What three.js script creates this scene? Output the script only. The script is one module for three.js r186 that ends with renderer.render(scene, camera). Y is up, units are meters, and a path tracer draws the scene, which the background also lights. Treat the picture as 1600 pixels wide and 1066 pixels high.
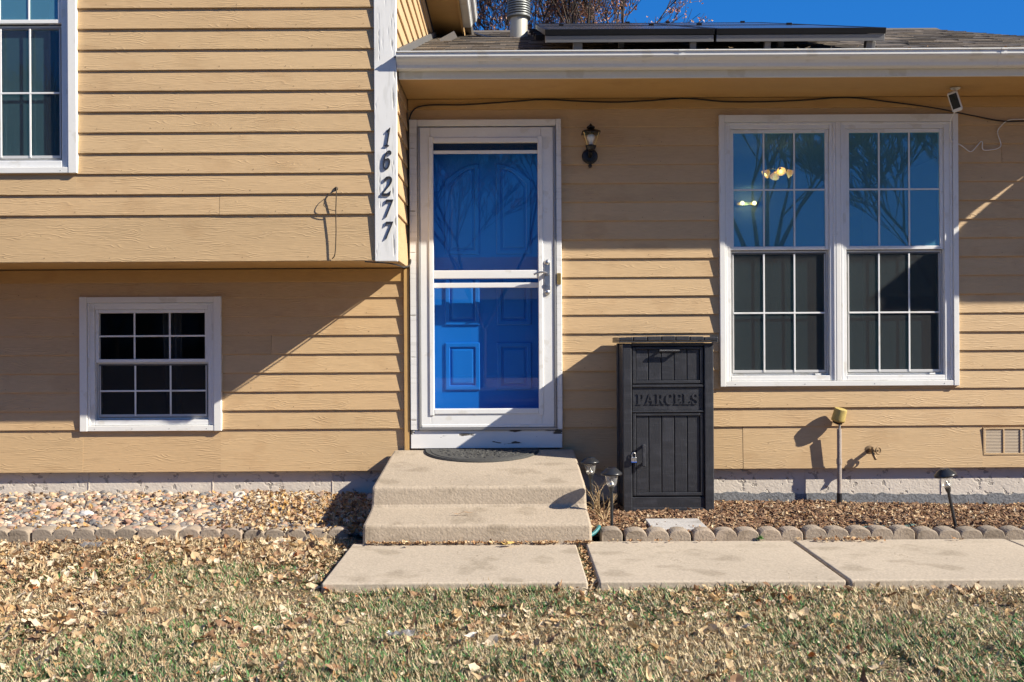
import * as THREE from 'three';
import { RoundedBoxGeometry } from 'three/addons/geometries/RoundedBoxGeometry.js';
import { TextGeometry } from 'three/addons/geometries/TextGeometry.js';
import { FontLoader } from 'three/addons/loaders/FontLoader.js';
import { mergeGeometries } from 'three/addons/utils/BufferGeometryUtils.js';

// ---------------------------------------------------------------- camera, sky, sun, exposure
const scene = new THREE.Scene();
const camera = new THREE.PerspectiveCamera(37.86, 1600 / 1066, 0.1, 900);
camera.position.set(0, 1.13, 6.7);
camera.rotation.z = -0.0055;
const SUN = new THREE.Vector3(1.466, 1.02, 0.59).normalize();

function makeSky() {
  const w = 1024, h = 512, d = new Float32Array(w * h * 4);
  const zen = [0.004, 0.05, 0.19], mid = [0.009, 0.108, 0.36], hor = [0.06, 0.18, 0.40];
  for (let j = 0; j < h; j++) {
    const el = ((j + 0.5) / h - 0.5) * Math.PI;
    for (let i = 0; i < w; i++) {
      const az = ((i + 0.5) / w - 0.5) * 2 * Math.PI;
      const x = Math.cos(el) * Math.cos(az), y = Math.sin(el), z = Math.cos(el) * Math.sin(az);
      const t = Math.max(0, y), a = Math.exp(-t * 9), b = Math.min(1, t);
      const ang = Math.acos(Math.min(1, x * SUN.x + y * SUN.y + z * SUN.z));
      const glow = 0.30 * Math.exp(-ang / 0.22), k = (j * w + i) * 4;
      for (let c = 0; c < 3; c++) {
        let v = mid[c] * (1 - b) + zen[c] * b;
        v = v * (1 - a) + hor[c] * a;
        d[k + c] = v + glow * [1, 0.95, 0.85][c];
      }
      d[k + 3] = 1;
    }
  }
  const t = new THREE.DataTexture(d, w, h, THREE.RGBAFormat, THREE.FloatType);
  t.mapping = THREE.EquirectangularReflectionMapping;
  t.colorSpace = THREE.LinearSRGBColorSpace;
  t.magFilter = t.minFilter = THREE.LinearFilter;
  t.needsUpdate = true;
  return t;
}
const skyTexture = makeSky();
scene.background = skyTexture;
scene.environment = skyTexture;

const sun = new THREE.DirectionalLight(new THREE.Color().setRGB(1, 0.93, 0.80), 4.6);
sun.position.copy(SUN).multiplyScalar(30);
sun.castShadow = true;
sun.shadow.mapSize.set(4096, 4096);
Object.assign(sun.shadow.camera, { left: -12, right: 12, top: 12, bottom: -12, near: 1, far: 80 });
scene.add(sun, sun.target);

const renderer = new THREE.WebGLRenderer({ antialias: true });
renderer.setSize(1024, 682);
renderer.shadowMap.enabled = true;
renderer.toneMapping = THREE.LinearToneMapping;
renderer.toneMappingExposure = 2.03;

// ---------------------------------------------------------------- helpers
function rng(seed) {
  let a = seed >>> 0;
  return () => { a = (a + 0x6D2B79F5) | 0; let t = Math.imul(a ^ (a >>> 15), 1 | a); t = (t + Math.imul(t ^ (t >>> 7), 61 | t)) ^ t; return ((t ^ (t >>> 14)) >>> 0) / 4294967296; };
}
const R0 = rng(7);
const lerp = (a, b, t) => a + (b - a) * t, clamp = (v, a = 0, b = 1) => Math.min(b, Math.max(a, v));
const smooth = (a, b, v) => { const t = clamp((v - a) / (b - a)); return t * t * (3 - 2 * t); };
// periodic value noise: cells px by py over the unit square
const HT = (() => { const r = rng(99), a = new Float32Array(65536); for (let i = 0; i < 65536; i++) a[i] = r(); return a; })();
const hsh = (i, j, s) => HT[((i * 374761 + j * 668265 + s * 9176) ^ ((i * 91 + j * 57) << 4)) & 65535];
function vn(u, v, px, py, s = 0) {
  const x = u * px, y = v * py, i = Math.floor(x), j = Math.floor(y);
  let fx = x - i, fy = y - j; fx = fx * fx * (3 - 2 * fx); fy = fy * fy * (3 - 2 * fy);
  const i0 = ((i % px) + px) % px, i1 = (i0 + 1) % px, j0 = ((j % py) + py) % py, j1 = (j0 + 1) % py;
  return lerp(lerp(hsh(i0, j0, s), hsh(i1, j0, s), fx), lerp(hsh(i0, j1, s), hsh(i1, j1, s), fx), fy);
}
function fbm(u, v, px, py, oct = 4, s = 0) {
  let t = 0, a = 0.5, n = 0;
  for (let o = 0; o < oct; o++) { t += a * vn(u, v, px, py, s + o * 17); n += a; a *= 0.5; px *= 2; py *= 2; }
  return t / n;
}
const n2 = (x, z, s = 0) => fbm(x / 64 + 0.5, z / 64 + 0.5, 64, 64, 3, s);   // world-space noise, about one cell a metre
const toS = (c) => (c <= 0.0031308 ? 12.92 * c : 1.055 * Math.pow(c, 1 / 2.4) - 0.055);
function tex(w, h, fn, sizeU, sizeV, srgb = true) {       // fn gives linear values; the tile covers sizeU x sizeV metres
  const d = new Uint8Array(w * h * 4);
  for (let j = 0; j < h; j++) for (let i = 0; i < w; i++) {
    const c = fn((i + 0.5) / w, (j + 0.5) / h), k = (j * w + i) * 4;
    if (typeof c === 'number') d[k] = d[k + 1] = d[k + 2] = 255 * clamp(srgb ? toS(c) : c);
    else for (let q = 0; q < 3; q++) d[k + q] = 255 * clamp(srgb ? toS(clamp(c[q])) : c[q]);
    d[k + 3] = 255;
  }
  const t = new THREE.DataTexture(d, w, h);
  t.wrapS = t.wrapT = THREE.RepeatWrapping; t.magFilter = THREE.LinearFilter; t.minFilter = THREE.LinearMipmapLinearFilter; t.generateMipmaps = true;
  if (srgb) t.colorSpace = THREE.SRGBColorSpace;
  t.repeat.set(1 / sizeU, 1 / sizeV); t.needsUpdate = true;
  return t;
}
const lin = (r, g, b) => new THREE.Color().setRGB(r, g, b);
const std = (c, o = {}) => new THREE.MeshStandardMaterial({ color: lin(...c), roughness: 0.8, ...o });
const phy = (c, o = {}) => new THREE.MeshPhysicalMaterial({ color: lin(...c), ...o });

// uv in metres by the face's main direction, shifted by (ou, ov); turn swaps u and v (grain runs upright)
function uvm(g, ou = 0, ov = 0, turn = false) {
  if (g.index) g = g.toNonIndexed();
  const p = g.attributes.position; if (!g.attributes.normal) g.computeVertexNormals();
  const uv = new Float32Array(p.count * 2), a = new THREE.Vector3(), b = new THREE.Vector3(), c = new THREE.Vector3(), n = new THREE.Vector3();
  for (let i = 0; i < p.count; i += 3) {
    a.fromBufferAttribute(p, i); b.fromBufferAttribute(p, i + 1); c.fromBufferAttribute(p, i + 2);
    n.copy(b).sub(a).cross(c.clone().sub(a));
    const x = Math.abs(n.x), y = Math.abs(n.y), z = Math.abs(n.z);
    [a, b, c].forEach((q, k) => {
      let u, v;
      if (z >= x && z >= y) { u = q.x; v = q.y; } else if (x >= y) { u = q.z; v = q.y; } else { u = q.x; v = q.z; }
      if (turn) [u, v] = [v, u];
      uv[(i + k) * 2] = u + ou; uv[(i + k) * 2 + 1] = v + ov;
    });
  }
  g.setAttribute('uv', new THREE.BufferAttribute(uv, 2));
  for (const k of Object.keys(g.attributes)) if (!['position', 'normal', 'uv', 'color'].includes(k)) g.deleteAttribute(k);
  return g;
}
function bx(x0, x1, y0, y1, z0, z1, r = 0.003, turn = false) {
  const w = x1 - x0, h = y1 - y0, d = z1 - z0, q = Math.min(r, w / 3, h / 3, d / 3);
  const g = q > 0 ? new RoundedBoxGeometry(w, h, d, 1, q) : new THREE.BoxGeometry(w, h, d);
  g.translate((x0 + x1) / 2, (y0 + y1) / 2, (z0 + z1) / 2);
  return uvm(g, R0() * 3, R0() * 3, turn);
}
const plain = (g) => { if (g.index) g = g.toNonIndexed(); for (const k of Object.keys(g.attributes)) if (!['position', 'normal', 'uv'].includes(k)) g.deleteAttribute(k); return g; };
const merge = (l) => mergeGeometries(l.map(plain));
const used = {};
const numbered = (n) => { const k = used[n] = (used[n] ?? -1) + 1; return k ? `${n}_${String(k).padStart(3, '0')}` : n; };
function M(name, geo, mat, parent) {
  const o = new THREE.Mesh(Array.isArray(geo) ? merge(geo) : geo, mat);
  o.castShadow = o.receiveShadow = true; o.name = parent ? name : numbered(name);
  (parent || scene).add(o);
  return o;
}
function tag(o, label, category, group, kind) {
  o.userData.label = label; if (category) o.userData.category = category; if (group) o.userData.group = group; if (kind) o.userData.kind = kind;
  return o;
}
function thing(name, label, category, [x, y, z] = [0, 0, 0], group) {
  const o = new THREE.Group(); o.name = numbered(name); o.position.set(x, y, z); scene.add(o);
  return tag(o, label, category, group);
}
function part(name, parent) { const o = new THREE.Group(); o.name = name; parent.add(o); return o; }
function structure(name, geo, mat, label) { const o = M(name, geo, mat); o.userData.kind = 'structure'; o.userData.label = label; return o; }
function tube(pts, r, seg = 24, rad = 6) { return plain(new THREE.TubeGeometry(new THREE.CatmullRomCurve3(pts.map((p) => new THREE.Vector3(...p)), false, 'centripetal'), seg, r, rad, false)); }
function rod(a, b, r0, r1 = r0, n = 8) {
  const A = new THREE.Vector3(...a), B = new THREE.Vector3(...b), d = B.clone().sub(A), g = new THREE.CylinderGeometry(r1, r0, d.length(), n);
  g.applyQuaternion(new THREE.Quaternion().setFromUnitVectors(new THREE.Vector3(0, 1, 0), d.normalize())).translate((A.x + B.x) / 2, (A.y + B.y) / 2, (A.z + B.z) / 2);
  return plain(g);
}
const lathe = (pts, n = 24) => plain(new THREE.LatheGeometry(pts.map((p) => new THREE.Vector2(...p)), n));
// a closed outline in (z, y), run along x from x0 to x1
function runX(pts, x0, x1, bevel = 0) {
  const s = new THREE.Shape(pts.map(([z, y]) => new THREE.Vector2(-z, y)));
  const g = new THREE.ExtrudeGeometry(s, { depth: x1 - x0 - 2 * bevel, bevelEnabled: bevel > 0, bevelSize: bevel, bevelOffset: -bevel, bevelThickness: bevel, bevelSegments: 2, curveSegments: 8 });
  g.rotateY(Math.PI / 2).translate(x0 + bevel, 0, 0);
  return uvm(g, R0(), R0());
}
const shell = (line, t) => {                              // polyline in (z, y) given a thickness
  const out = [], back = [];
  line.forEach((p, i) => {
    const a = line[Math.max(0, i - 1)], b = line[Math.min(line.length - 1, i + 1)], dx = b[0] - a[0], dy = b[1] - a[1], l = Math.hypot(dx, dy);
    out.push(p); back.unshift([p[0] - dy / l * t, p[1] + dx / l * t]);
  });
  return [...out, ...back];
};

// ---------------------------------------------------------------- materials
const grain = (u, v) => {                                 // embossed wood grain of pressed siding
  const warp = fbm(u, v, 4, 6, 4, 3) * 2.2 + vn(u, v, 12, 5, 31) * 0.35;
  const f = v * 40 + warp * 4.2, w = f - Math.floor(f);
  const str = smooth(0.35, 0.7, fbm(u, v, 10, 24, 3, 11));
  const ridge = Math.exp(-Math.pow((w - 0.5) / 0.16, 2)) * str;
  return clamp(0.45 + 0.5 * ridge + 0.28 * (fbm(u, v, 24, 120, 2, 5) - 0.5));
};
const sidingBump = tex(1536, 768, grain, 1.5, 0.5, false);
const sidingMap = tex(1024, 512, (u, v) => {
  let k = 0.9 + 0.13 * (fbm(u, v, 5, 8, 4, 41) - 0.5) + 0.10 * (fbm(u, v, 90, 200, 2, 44) - 0.5);
  const s = vn(u, v, 150, 75, 77); if (s > 0.988) k *= 0.6;
  const d = smooth(0.60, 0.78, fbm(u, v, 14, 9, 5, 60)) * 0.10;
  return [k - d * 0.6, k - d * 0.8, k - d];
}, 3.1, 1.37);
const tan = std([0.592, 0.403, 0.215], { map: sidingMap, bumpMap: sidingBump, bumpScale: 0.0022, roughness: 0.62 });
const tanB = std([0.575, 0.394, 0.21], { map: sidingMap, bumpMap: sidingBump, bumpScale: 0.0022, roughness: 0.66 });
const tanC = std([0.60, 0.414, 0.223], { map: sidingMap, bumpMap: sidingBump, bumpScale: 0.0018, roughness: 0.6 });
const bounceTan = std([0.56, 0.345, 0.13], { map: sidingMap, bumpMap: sidingBump, bumpScale: 0.0006, roughness: 0.6 });  // siding paint with the warm bounced light under the eaves put into its colour

const whiteMap = tex(512, 512, (u, v) => {
  let k = 0.93 + 0.09 * (fbm(u, v, 4, 9, 4, 8) - 0.5) + 0.04 * (fbm(u, v, 80, 80, 2, 9) - 0.5);
  const d = smooth(0.66, 0.78, fbm(u, v, 9, 13, 5, 12)); 
  const s = vn(u, v, 120, 120, 15) > 0.99 ? 0.7 : 1;
  return [(k - 0.10 * d) * s, (k - 0.12 * d) * s, (k - 0.16 * d) * s];
}, 1.0, 1.0);
const white = std([0.80, 0.79, 0.76], { map: whiteMap, roughness: 0.5 });
const vinyl = std([0.80, 0.80, 0.79], { map: whiteMap, roughness: 0.38 });
const peelHeight = (u, v) => fbm(u, v, 34, 5, 5, 21) * 0.75 + 0.25 * fbm(u, v, 60, 14, 3, 24);
const oldWhite = std([0.82, 0.81, 0.79], {
  map: tex(1024, 1024, (u, v) => {
    const c = peelHeight(u, v), k = 0.90 + 0.12 * (fbm(u, v, 12, 6, 4, 2) - 0.5);
    const crack = smooth(0.29, 0.245, c), gray = 0.34 + 0.25 * vn(u, v, 200, 60, 6);
    const grime = smooth(0.55, 0.75, fbm(u, v, 40, 7, 4, 28)) * 0.10;
    return [lerp(k - grime, gray, crack), lerp(k - grime, gray * 0.97, crack), lerp(k - grime * 1.1, gray * 0.92, crack)];
  }, 0.7, 0.9),
  bumpMap: tex(512, 512, (u, v) => clamp(0.2 + 0.8 * smooth(0.24, 0.36, peelHeight(u, v))), 0.7, 0.9, false), bumpScale: 0.0015, roughness: 0.6,
});
const peeledWhite = std([0.82, 0.81, 0.79], {             // kick board under the door: paint flaking off in lengthwise tears
  map: tex(1024, 256, (u, v) => {
    const c = fbm(u, v, 7, 12, 5, 71), k = 0.92 + 0.1 * (fbm(u, v, 8, 5, 3, 2) - 0.5), t = smooth(0.30, 0.27, c);
    return [lerp(k, 0.09, t), lerp(k, 0.075, t), lerp(k, 0.06, t)];
  }, 1.0, 0.25),
  bumpMap: tex(1024, 256, (u, v) => smooth(0.27, 0.31, fbm(u, v, 7, 12, 5, 71)), 1.0, 0.25, false), bumpScale: 0.002, roughness: 0.6,
});

const concreteH = (u, v) => clamp(0.5 + 0.5 * (fbm(u, v, 160, 160, 3, 5) - 0.5) - (vn(u, v, 110, 110, 19) > 0.965 ? 0.35 : 0));
const concreteBump = tex(1024, 1024, concreteH, 1.4, 1.4, false);
const concreteMap = tex(1024, 1024, (u, v) => {
  let k = 0.86 + 0.20 * (fbm(u, v, 4, 4, 5, 50) - 0.5) + 0.26 * (fbm(u, v, 150, 150, 2, 53) - 0.5);
  const st = smooth(0.55, 0.78, fbm(u, v, 9, 9, 5, 57)) * 0.20 + 0.35 * smooth(0.0035, 0.0, Math.abs(fbm(u, v, 3, 3, 6, 201) - 0.5)) * smooth(0.5, 0.56, fbm(u, v, 3, 3, 2, 207));
  if (vn(u, v, 170, 170, 59) > 0.985) k *= 0.55;
  return [k - st, k - st * 1.05, k - st * 1.15];
}, 1.4, 1.4);
const concrete = std([0.49, 0.41, 0.315], { map: concreteMap, bumpMap: concreteBump, bumpScale: 0.0022, roughness: 0.92 });
const stoopMat = std([0.44, 0.36, 0.27], { map: concreteMap, bumpMap: concreteBump, bumpScale: 0.0035, roughness: 0.94 });
const blockMat = ['0', '1', '2'].map((_, i) => std([[0.36, 0.29, 0.22], [0.32, 0.26, 0.20], [0.385, 0.305, 0.23]][i], { map: concreteMap, bumpMap: concreteBump, bumpScale: 0.004, roughness: 0.95 }));
const paleConcrete = std([0.50, 0.475, 0.45], { map: concreteMap, bumpMap: concreteBump, bumpScale: 0.003, roughness: 0.94 });
const foundH = (u, v) => clamp(0.75 - 0.75 * smooth(0.66, 0.74, fbm(u, v, 42, 16, 4, 83)) - 0.4 * (fbm(u, v, 120, 60, 2, 85) - 0.5) - 0.35 * smooth(0.03, 0.0, Math.abs(fbm(u, v, 5, 3, 5, 90) - 0.5)));
const foundation = std([0.62, 0.56, 0.49], {
  map: tex(1024, 384, (u, v) => { const p = foundH(u, v), k = 0.55 + 0.40 * smooth(0.1, 0.6, p) + 0.18 * (fbm(u, v, 12, 6, 4, 87) - 0.5); return [k, k * 0.985, k * 0.965]; }, 1.6, 0.6),
  bumpMap: tex(1024, 384, foundH, 1.6, 0.6, false), bumpScale: 0.004, roughness: 0.95,
});
const tar = std([0.22, 0.225, 0.235], { map: tex(512, 256, (u, v) => { const k = 0.45 + 1.1 * (fbm(u, v, 60, 40, 3, 95) - 0.2); const w = smooth(0.6, 0.68, fbm(u, v, 40, 20, 3, 96)); return [lerp(k, 1, w * 0.8), lerp(k, 1, w * 0.8), lerp(k, 1, w * 0.8)]; }, 0.6, 0.3), roughness: 0.95, bumpMap: concreteBump, bumpScale: 0.004 });
const soilMap = tex(512, 512, (u, v) => { const k = 0.6 + 0.8 * (fbm(u, v, 12, 12, 5, 33) - 0.3); return [k, k * 0.98, k * 0.95]; }, 0.8, 0.8);
const soil = std([0.17, 0.115, 0.07], { map: soilMap, bumpMap: soilMap, bumpScale: 0.01, roughness: 1 });
const bedSoil = std([0.20, 0.145, 0.10], { map: soilMap, bumpMap: soilMap, bumpScale: 0.008, roughness: 1 });
const asphalt = std([0.06, 0.06, 0.062], { roughness: 0.95, map: concreteMap });
const glass = phy([0.28, 0.74, 0.95], { transmission: 1, thickness: 0, roughness: 0, metalness: 0.31, ior: 1.6 });
const clearGlass = phy([1, 1, 1], { transmission: 1, thickness: 0, roughness: 0, ior: 1.52 });
const screenMat = std([0.014, 0.014, 0.015], { transparent: true, opacity: 0.70, roughness: 0.9 });
const lightScreen = std([0.014, 0.014, 0.015], { transparent: true, opacity: 0.45, roughness: 0.9 });
const roomPaint = std([0.30, 0.265, 0.225], { roughness: 0.9 }), roomFloor = std([0.10, 0.06, 0.036], { roughness: 0.7 }), roomGrey = std([0.27, 0.27, 0.28], { roughness: 0.9 });
const blue = std([0.002, 0.155, 0.58], { roughness: 0.42, bumpMap: sidingBump, bumpScale: 0.0004 });
const black = std([0.012, 0.012, 0.014], { roughness: 0.45 });
const rubber = std([0.065, 0.064, 0.060], { roughness: 0.75, map: concreteMap, bumpMap: concreteBump, bumpScale: 0.002 });
const boxPlastic = std([0.060, 0.062, 0.074], { roughness: 0.42, map: tex(512, 512, (u, v) => { const sc = smooth(0.62, 0.7, fbm(u, v, 5, 40, 4, 71)) * 0.25 + smooth(0.6, 0.8, fbm(u, v, 6, 6, 5, 73)) * 0.3 + (vn(u, v, 140, 140, 75) > 0.985 ? 0.4 : 0); return 0.46 + 0.22 * (fbm(u, v, 3, 24, 4, 66) - 0.5) + 0.1 * (fbm(u, v, 120, 120, 2, 68) - 0.5) + sc * 0.6; }, 0.5, 0.5), bumpMap: tex(512, 512, (u, v) => fbm(u, v, 60, 12, 3, 61), 0.25, 0.25, false), bumpScale: 0.0007 });
const brass = phy([0.62, 0.42, 0.16], { metalness: 1, roughness: 0.42 });
const nickel = phy([0.58, 0.57, 0.55], { metalness: 1, roughness: 0.34 });
const alu = phy([0.36, 0.355, 0.35], { metalness: 0.8, roughness: 0.5 });
const galv = std([0.42, 0.42, 0.41], { metalness: 0.55, roughness: 0.5, map: concreteMap });

// ================================================================ the ground and paths
{
  const g = new THREE.PlaneGeometry(600, 600, 1, 1).rotateX(-Math.PI / 2).translate(0, -0.06, 0);
  structure('ground', uvm(g), soil, 'bare brown earth reaching out under and around the lawn');
}
const lawnY = (x, z) => 0.012 * (n2(x * 2, z * 2, 3) - 0.5) * 2 + 0.006 * (n2(x * 9, z * 9, 5) - 0.5) - 0.004;
function sheet(x0, x1, z0, z1, nx, nz, f) {
  const g = new THREE.PlaneGeometry(x1 - x0, z1 - z0, nx, nz).rotateX(-Math.PI / 2).translate((x0 + x1) / 2, 0, (z0 + z1) / 2), p = g.attributes.position;
  for (let i = 0; i < p.count; i++) p.setY(i, f(p.getX(i), p.getZ(i)));
  g.computeVertexNormals();
  const uv = g.attributes.uv; for (let i = 0; i < p.count; i++) uv.setXY(i, p.getX(i), p.getZ(i));
  return g;
}
structure('lawn', sheet(-9, 9, 0.95, 9, 180, 80, (x, z) => lawnY(x, z)), soil, 'dry winter lawn soil in front of the house');
structure('street', bx(-80, 80, -0.2, -0.04, 10.5, 18.5, 0), asphalt, 'grey asphalt street running past the front lawn');
structure('sidewalk', bx(-80, 80, -0.2, 0.0, 9.0, 10.3, 0.01), concrete, 'concrete sidewalk between lawn and street');
{
  const w = new THREE.Group(); w.name = 'walkway'; w.userData = { kind: 'structure', label: 'tan concrete walkway of separate slabs along the front beds' }; scene.add(w);
  const slab = (x0, x1, z0, z1, y, tilt) => { const o = M('slab', bx(x0, x1, -0.09, 0, z0, z1, 0.011), concrete, w); o.position.y = y; o.rotation.z = tilt; return o; };
  slab(-0.868, 0.338, 1.33, 2.215, 0.043, 0.001);
  slab(0.388, 1.505, 1.315, 2.21, 0.044, -0.001);
  slab(1.518, 2.66, 1.32, 2.22, 0.045, 0.001);
  slab(2.675, 3.82, 1.32, 2.22, 0.042, 0);
  slab(3.835, 4.98, 1.32, 2.22, 0.044, 0);
}
const gravelY = (x, z) => lerp(0.112, 0.052, clamp(z / 1.02)) - 0.012 * (n2(x * 3, z * 3, 8) - 0.5) + (x > -1.6 ? -0.02 * smooth(-1.6, -0.9, x) : 0) - 0.02;
const mulchY = (x, z) => lerp(0.035, 0.070, clamp(z / 1.0)) - 0.03 * smooth(1.5, 3.4, x) * (1 - clamp(z / 0.9)) + 0.02 * (n2(x * 3, z * 3, 12) - 0.5) - 0.012;
structure('gravel_bed', sheet(-6, -0.76, -0.05, 0.995, 90, 24, gravelY), bedSoil, 'earth under the river gravel bed below the small window');
structure('mulch_bed', sheet(0.38, 6, -0.05, 1.262, 100, 26, mulchY), bedSoil, 'earth under the wood mulch bed by the parcel box');

// ================================================================ the house
const house = thing('house', 'tan lap-sided split-level house with white trim, blue door and overhanging upper storey', 'house');

// --- one lap board: local x along the wall, y up, +z out of the wall; [ya, yb] can cut it short where an opening starts
function board(x0, x1, y0, y1, seed, ya = y0, yb = y1 + 0.02) {
  const r = rng(seed), n = Math.max(1, Math.round((x1 - x0) / 0.35)), H = y1 + 0.02 - y0, dz = (r() - 0.5) * 0.0015;
  const face = (y) => 0.0165 - 0.0140 * (y - y0) / (H > 0.2 ? H : 0.146) * (H > 0.2 ? 0.9 : 1) + dz;
  const prof = ya <= y0 + 1e-6 ? [[-0.004, ya], [face(y0) - 0.0018, ya], [face(y0), ya + 0.002], [face(yb), yb], [-0.004, yb]] : [[-0.004, ya], [face(ya), ya], [face(yb), yb], [-0.004, yb]];
  const pos = [], m = prof.length, ring = [];
  for (let i = 0; i <= n; i++) {
    const x = lerp(x0, x1, i / n), wob = 0.0022 * (fbm(x / 32 + 0.5, 0.31, 32, 8, 2, seed % 50) - 0.5), wz = 0.0016 * (fbm(x / 32 + 0.5, 0.71, 32, 8, 2, seed % 37) - 0.5);
    ring.push(prof.map(([z, y], k) => [x, y + (k < 3 && prof.length === 5 ? wob : 0), z + (z > 0 ? wz : 0)]));
  }
  const quad = (a, b, c, d) => pos.push(...a, ...b, ...c, ...a, ...c, ...d);
  for (let i = 0; i < n; i++) for (let k = 0; k < m - 1; k++) quad(ring[i][k], ring[i + 1][k], ring[i + 1][k + 1], ring[i][k + 1]);
  for (const [q, flip] of [[ring[0], false], [ring[n], true]]) for (let k = 1; k < m - 1; k++) { const t = [q[0], q[k + 1], q[k]]; if (flip) t.reverse(); t.forEach((v) => pos.push(...v)); }
  const g = new THREE.BufferGeometry(); g.setAttribute('position', new THREE.Float32BufferAttribute(pos, 3));
  g.computeVertexNormals();
  return uvm(g, r() * 3, r() * 3);
}
const tans = [tan, tanB, tanC, tan];
const nailMat = std([0.20, 0.13, 0.07], { roughness: 0.8 });
// courses from the list of lap heights, openings = [x0, x1, y0, y1], joints = {course: [x ...]}
function clad(wall, x0, x1, laps, openings, seed, joints = {}) {
  for (let c = 0; c < laps.length - 1; c++) {
    const y0 = laps[c], y1 = laps[c + 1], top = c === laps.length - 2 ? y1 : y1 + 0.02;
    const cuts = [[x0, x1, y0, top]];
    for (const [a, b, p, q] of openings) for (let i = cuts.length - 1; i >= 0; i--) {
      const [l, r, u, v] = cuts[i]; if (b <= l || a >= r || q <= u || p >= v) continue;
      cuts.splice(i, 1);
      if (a > l) cuts.push([l, a, u, v]);
      if (b < r) cuts.push([b, r, u, v]);
      if (p > u + 0.004) cuts.push([Math.max(a, l), Math.min(b, r), u, p]);
      if (q < v - 0.004) cuts.push([Math.max(a, l), Math.min(b, r), q, v]);
    }
    let k = 0;
    const nr = rng(seed * 3 + c), heads = [];
    for (const [l, r, u, v] of cuts) if (u === y0 && v > y0 + 0.04) for (let x = l + 0.05 + nr() * 0.3; x < r - 0.02; x += 0.406) if (nr() < 0.75) heads.push(plain(new THREE.CircleGeometry(0.0022 + nr() * 0.001, 7).translate(x + (nr() - 0.5) * 0.02, y0 + 0.020 + nr() * 0.006, 0.0168)));
    if (heads.length) { const q = M('siding_nails', heads, nailMat, wall); q.userData.kind = 'stuff'; }
    for (let [l, r, u, v] of cuts) {
      const js = (joints[c] || []).filter((j) => j > l + 0.1 && j < r - 0.1), ends = [l, ...js, r];
      for (let e = 0; e < ends.length - 1; e++) {
        if (ends[e + 1] - ends[e] < 0.005) continue;
        M('siding_board', board(ends[e] + (e ? 0.0012 : 0), ends[e + 1] - (e < ends.length - 2 ? 0.0012 : 0), y0, y1, seed + c * 31 + k++ * 7, u, v), tans[(seed + c * 3 + k) % 4], wall);
      }
    }
  }
}
const LAPS = [0.262]; for (let k = 0; k < 18; k++) LAPS.push(0.546 + k * 0.1262);      // lower storey, up to the frieze
const LAPS_UP = [1.628]; for (let k = 0; k < 17; k++) LAPS_UP.push(1.914 + k * 0.1269); // upper storey

function holed(x0, x1, y0, y1, z0, z1, holes) {
  const s = new THREE.Shape([[x0, y0], [x1, y0], [x1, y1], [x0, y1]].map((p) => new THREE.Vector2(...p)));
  for (const [a, b, c, d] of holes) s.holes.push(new THREE.Path([[a, c], [a, d], [b, d], [b, c]].map((p) => new THREE.Vector2(...p))));
  return uvm(new THREE.ExtrudeGeometry(s, { depth: z1 - z0, bevelEnabled: false }).translate(0, 0, z0));
}
// openings in the structure and, a little larger, in the cladding
const WIN = [1.397, 3.0, 0.815, 2.64], SMALL = [-2.902, -1.952, 0.538, 1.441], DOOR = [-0.675, 0.335, 0.418, 2.618], UPWIN = [-4.16, -2.655, 2.172, 3.86];
const inset = ([a, b, c, d], k) => [a + k, b - k, c + k, d - k];
{
  const wall = part('wall', house); wall.userData.label = 'lower front wall with the door and two windows';
  M('sheathing', holed(-6, 4.08, 0.27, 2.90, -0.14, -0.006, [inset(WIN, 0.03), inset(SMALL, 0.03), [-0.635, 0.305, 0.40, 2.58]]), roomPaint, wall);
  clad(wall, -0.692, 4.08, LAPS, [inset(WIN, 0.012), [DOOR[0] - 0.02, DOOR[1] - 0.012, 0, DOOR[3] - 0.012], [3.162, 3.462, 0.345, 0.53]], 100, { 0: [1.55], 15: [3.3] });
  clad(wall, -6, -0.728, LAPS.slice(0, 10), [inset(SMALL, 0.012)], 300, { 5: [-1.62] });
  M('frieze_board', bx(-0.692, 4.08, 2.688, 2.757, -0.004, 0.021), bounceTan, wall);
  M('frieze_board', bx(-6, -0.728, 1.535, 1.622, -0.004, 0.021), bounceTan, wall);
  M('corner_trim', bx(-0.726, -0.688, 0.262, 1.62, -0.004, 0.03, 0.003, true), bounceTan, wall);
  const up = part('wall', house); up.userData.label = 'upper front wall overhanging the lower storey';
  M('sheathing', holed(-6, -0.715, 1.66, 3.98, 0.45, 0.584, [inset(UPWIN, 0.03)]), roomPaint, up);
  clad(up, -6, -0.836, LAPS_UP, [inset(UPWIN, 0.012)], 500, { 1: [-1.79], 6: [-3.4] });
  for (const o of up.children) if (o.name.startsWith('siding')) o.position.z = 0.59;
  M('corner_board', bx(-0.836, -0.698, 1.622, 3.98, 0.575, 0.616, 0.004), oldWhite, up);
  M('overhang_soffit', bx(-6, -0.70, 1.628, 1.645, 0.024, 0.588, 0), bounceTan, up);
  const ret = part('wall', house); ret.userData.label = 'narrow side wall of the upper storey catching full sun';
  M('sheathing', bx(-0.84, -0.713, 1.646, 3.98, -5, 0.45, 0), roomPaint, ret);
  clad(ret, -0.574, 5.0, LAPS_UP, [], 700, { 5: [1.2], 9: [2.0] });
  for (const o of ret.children) if (o.name.startsWith('siding')) { o.rotation.y = Math.PI / 2; o.position.x = -0.709; }
}
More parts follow.
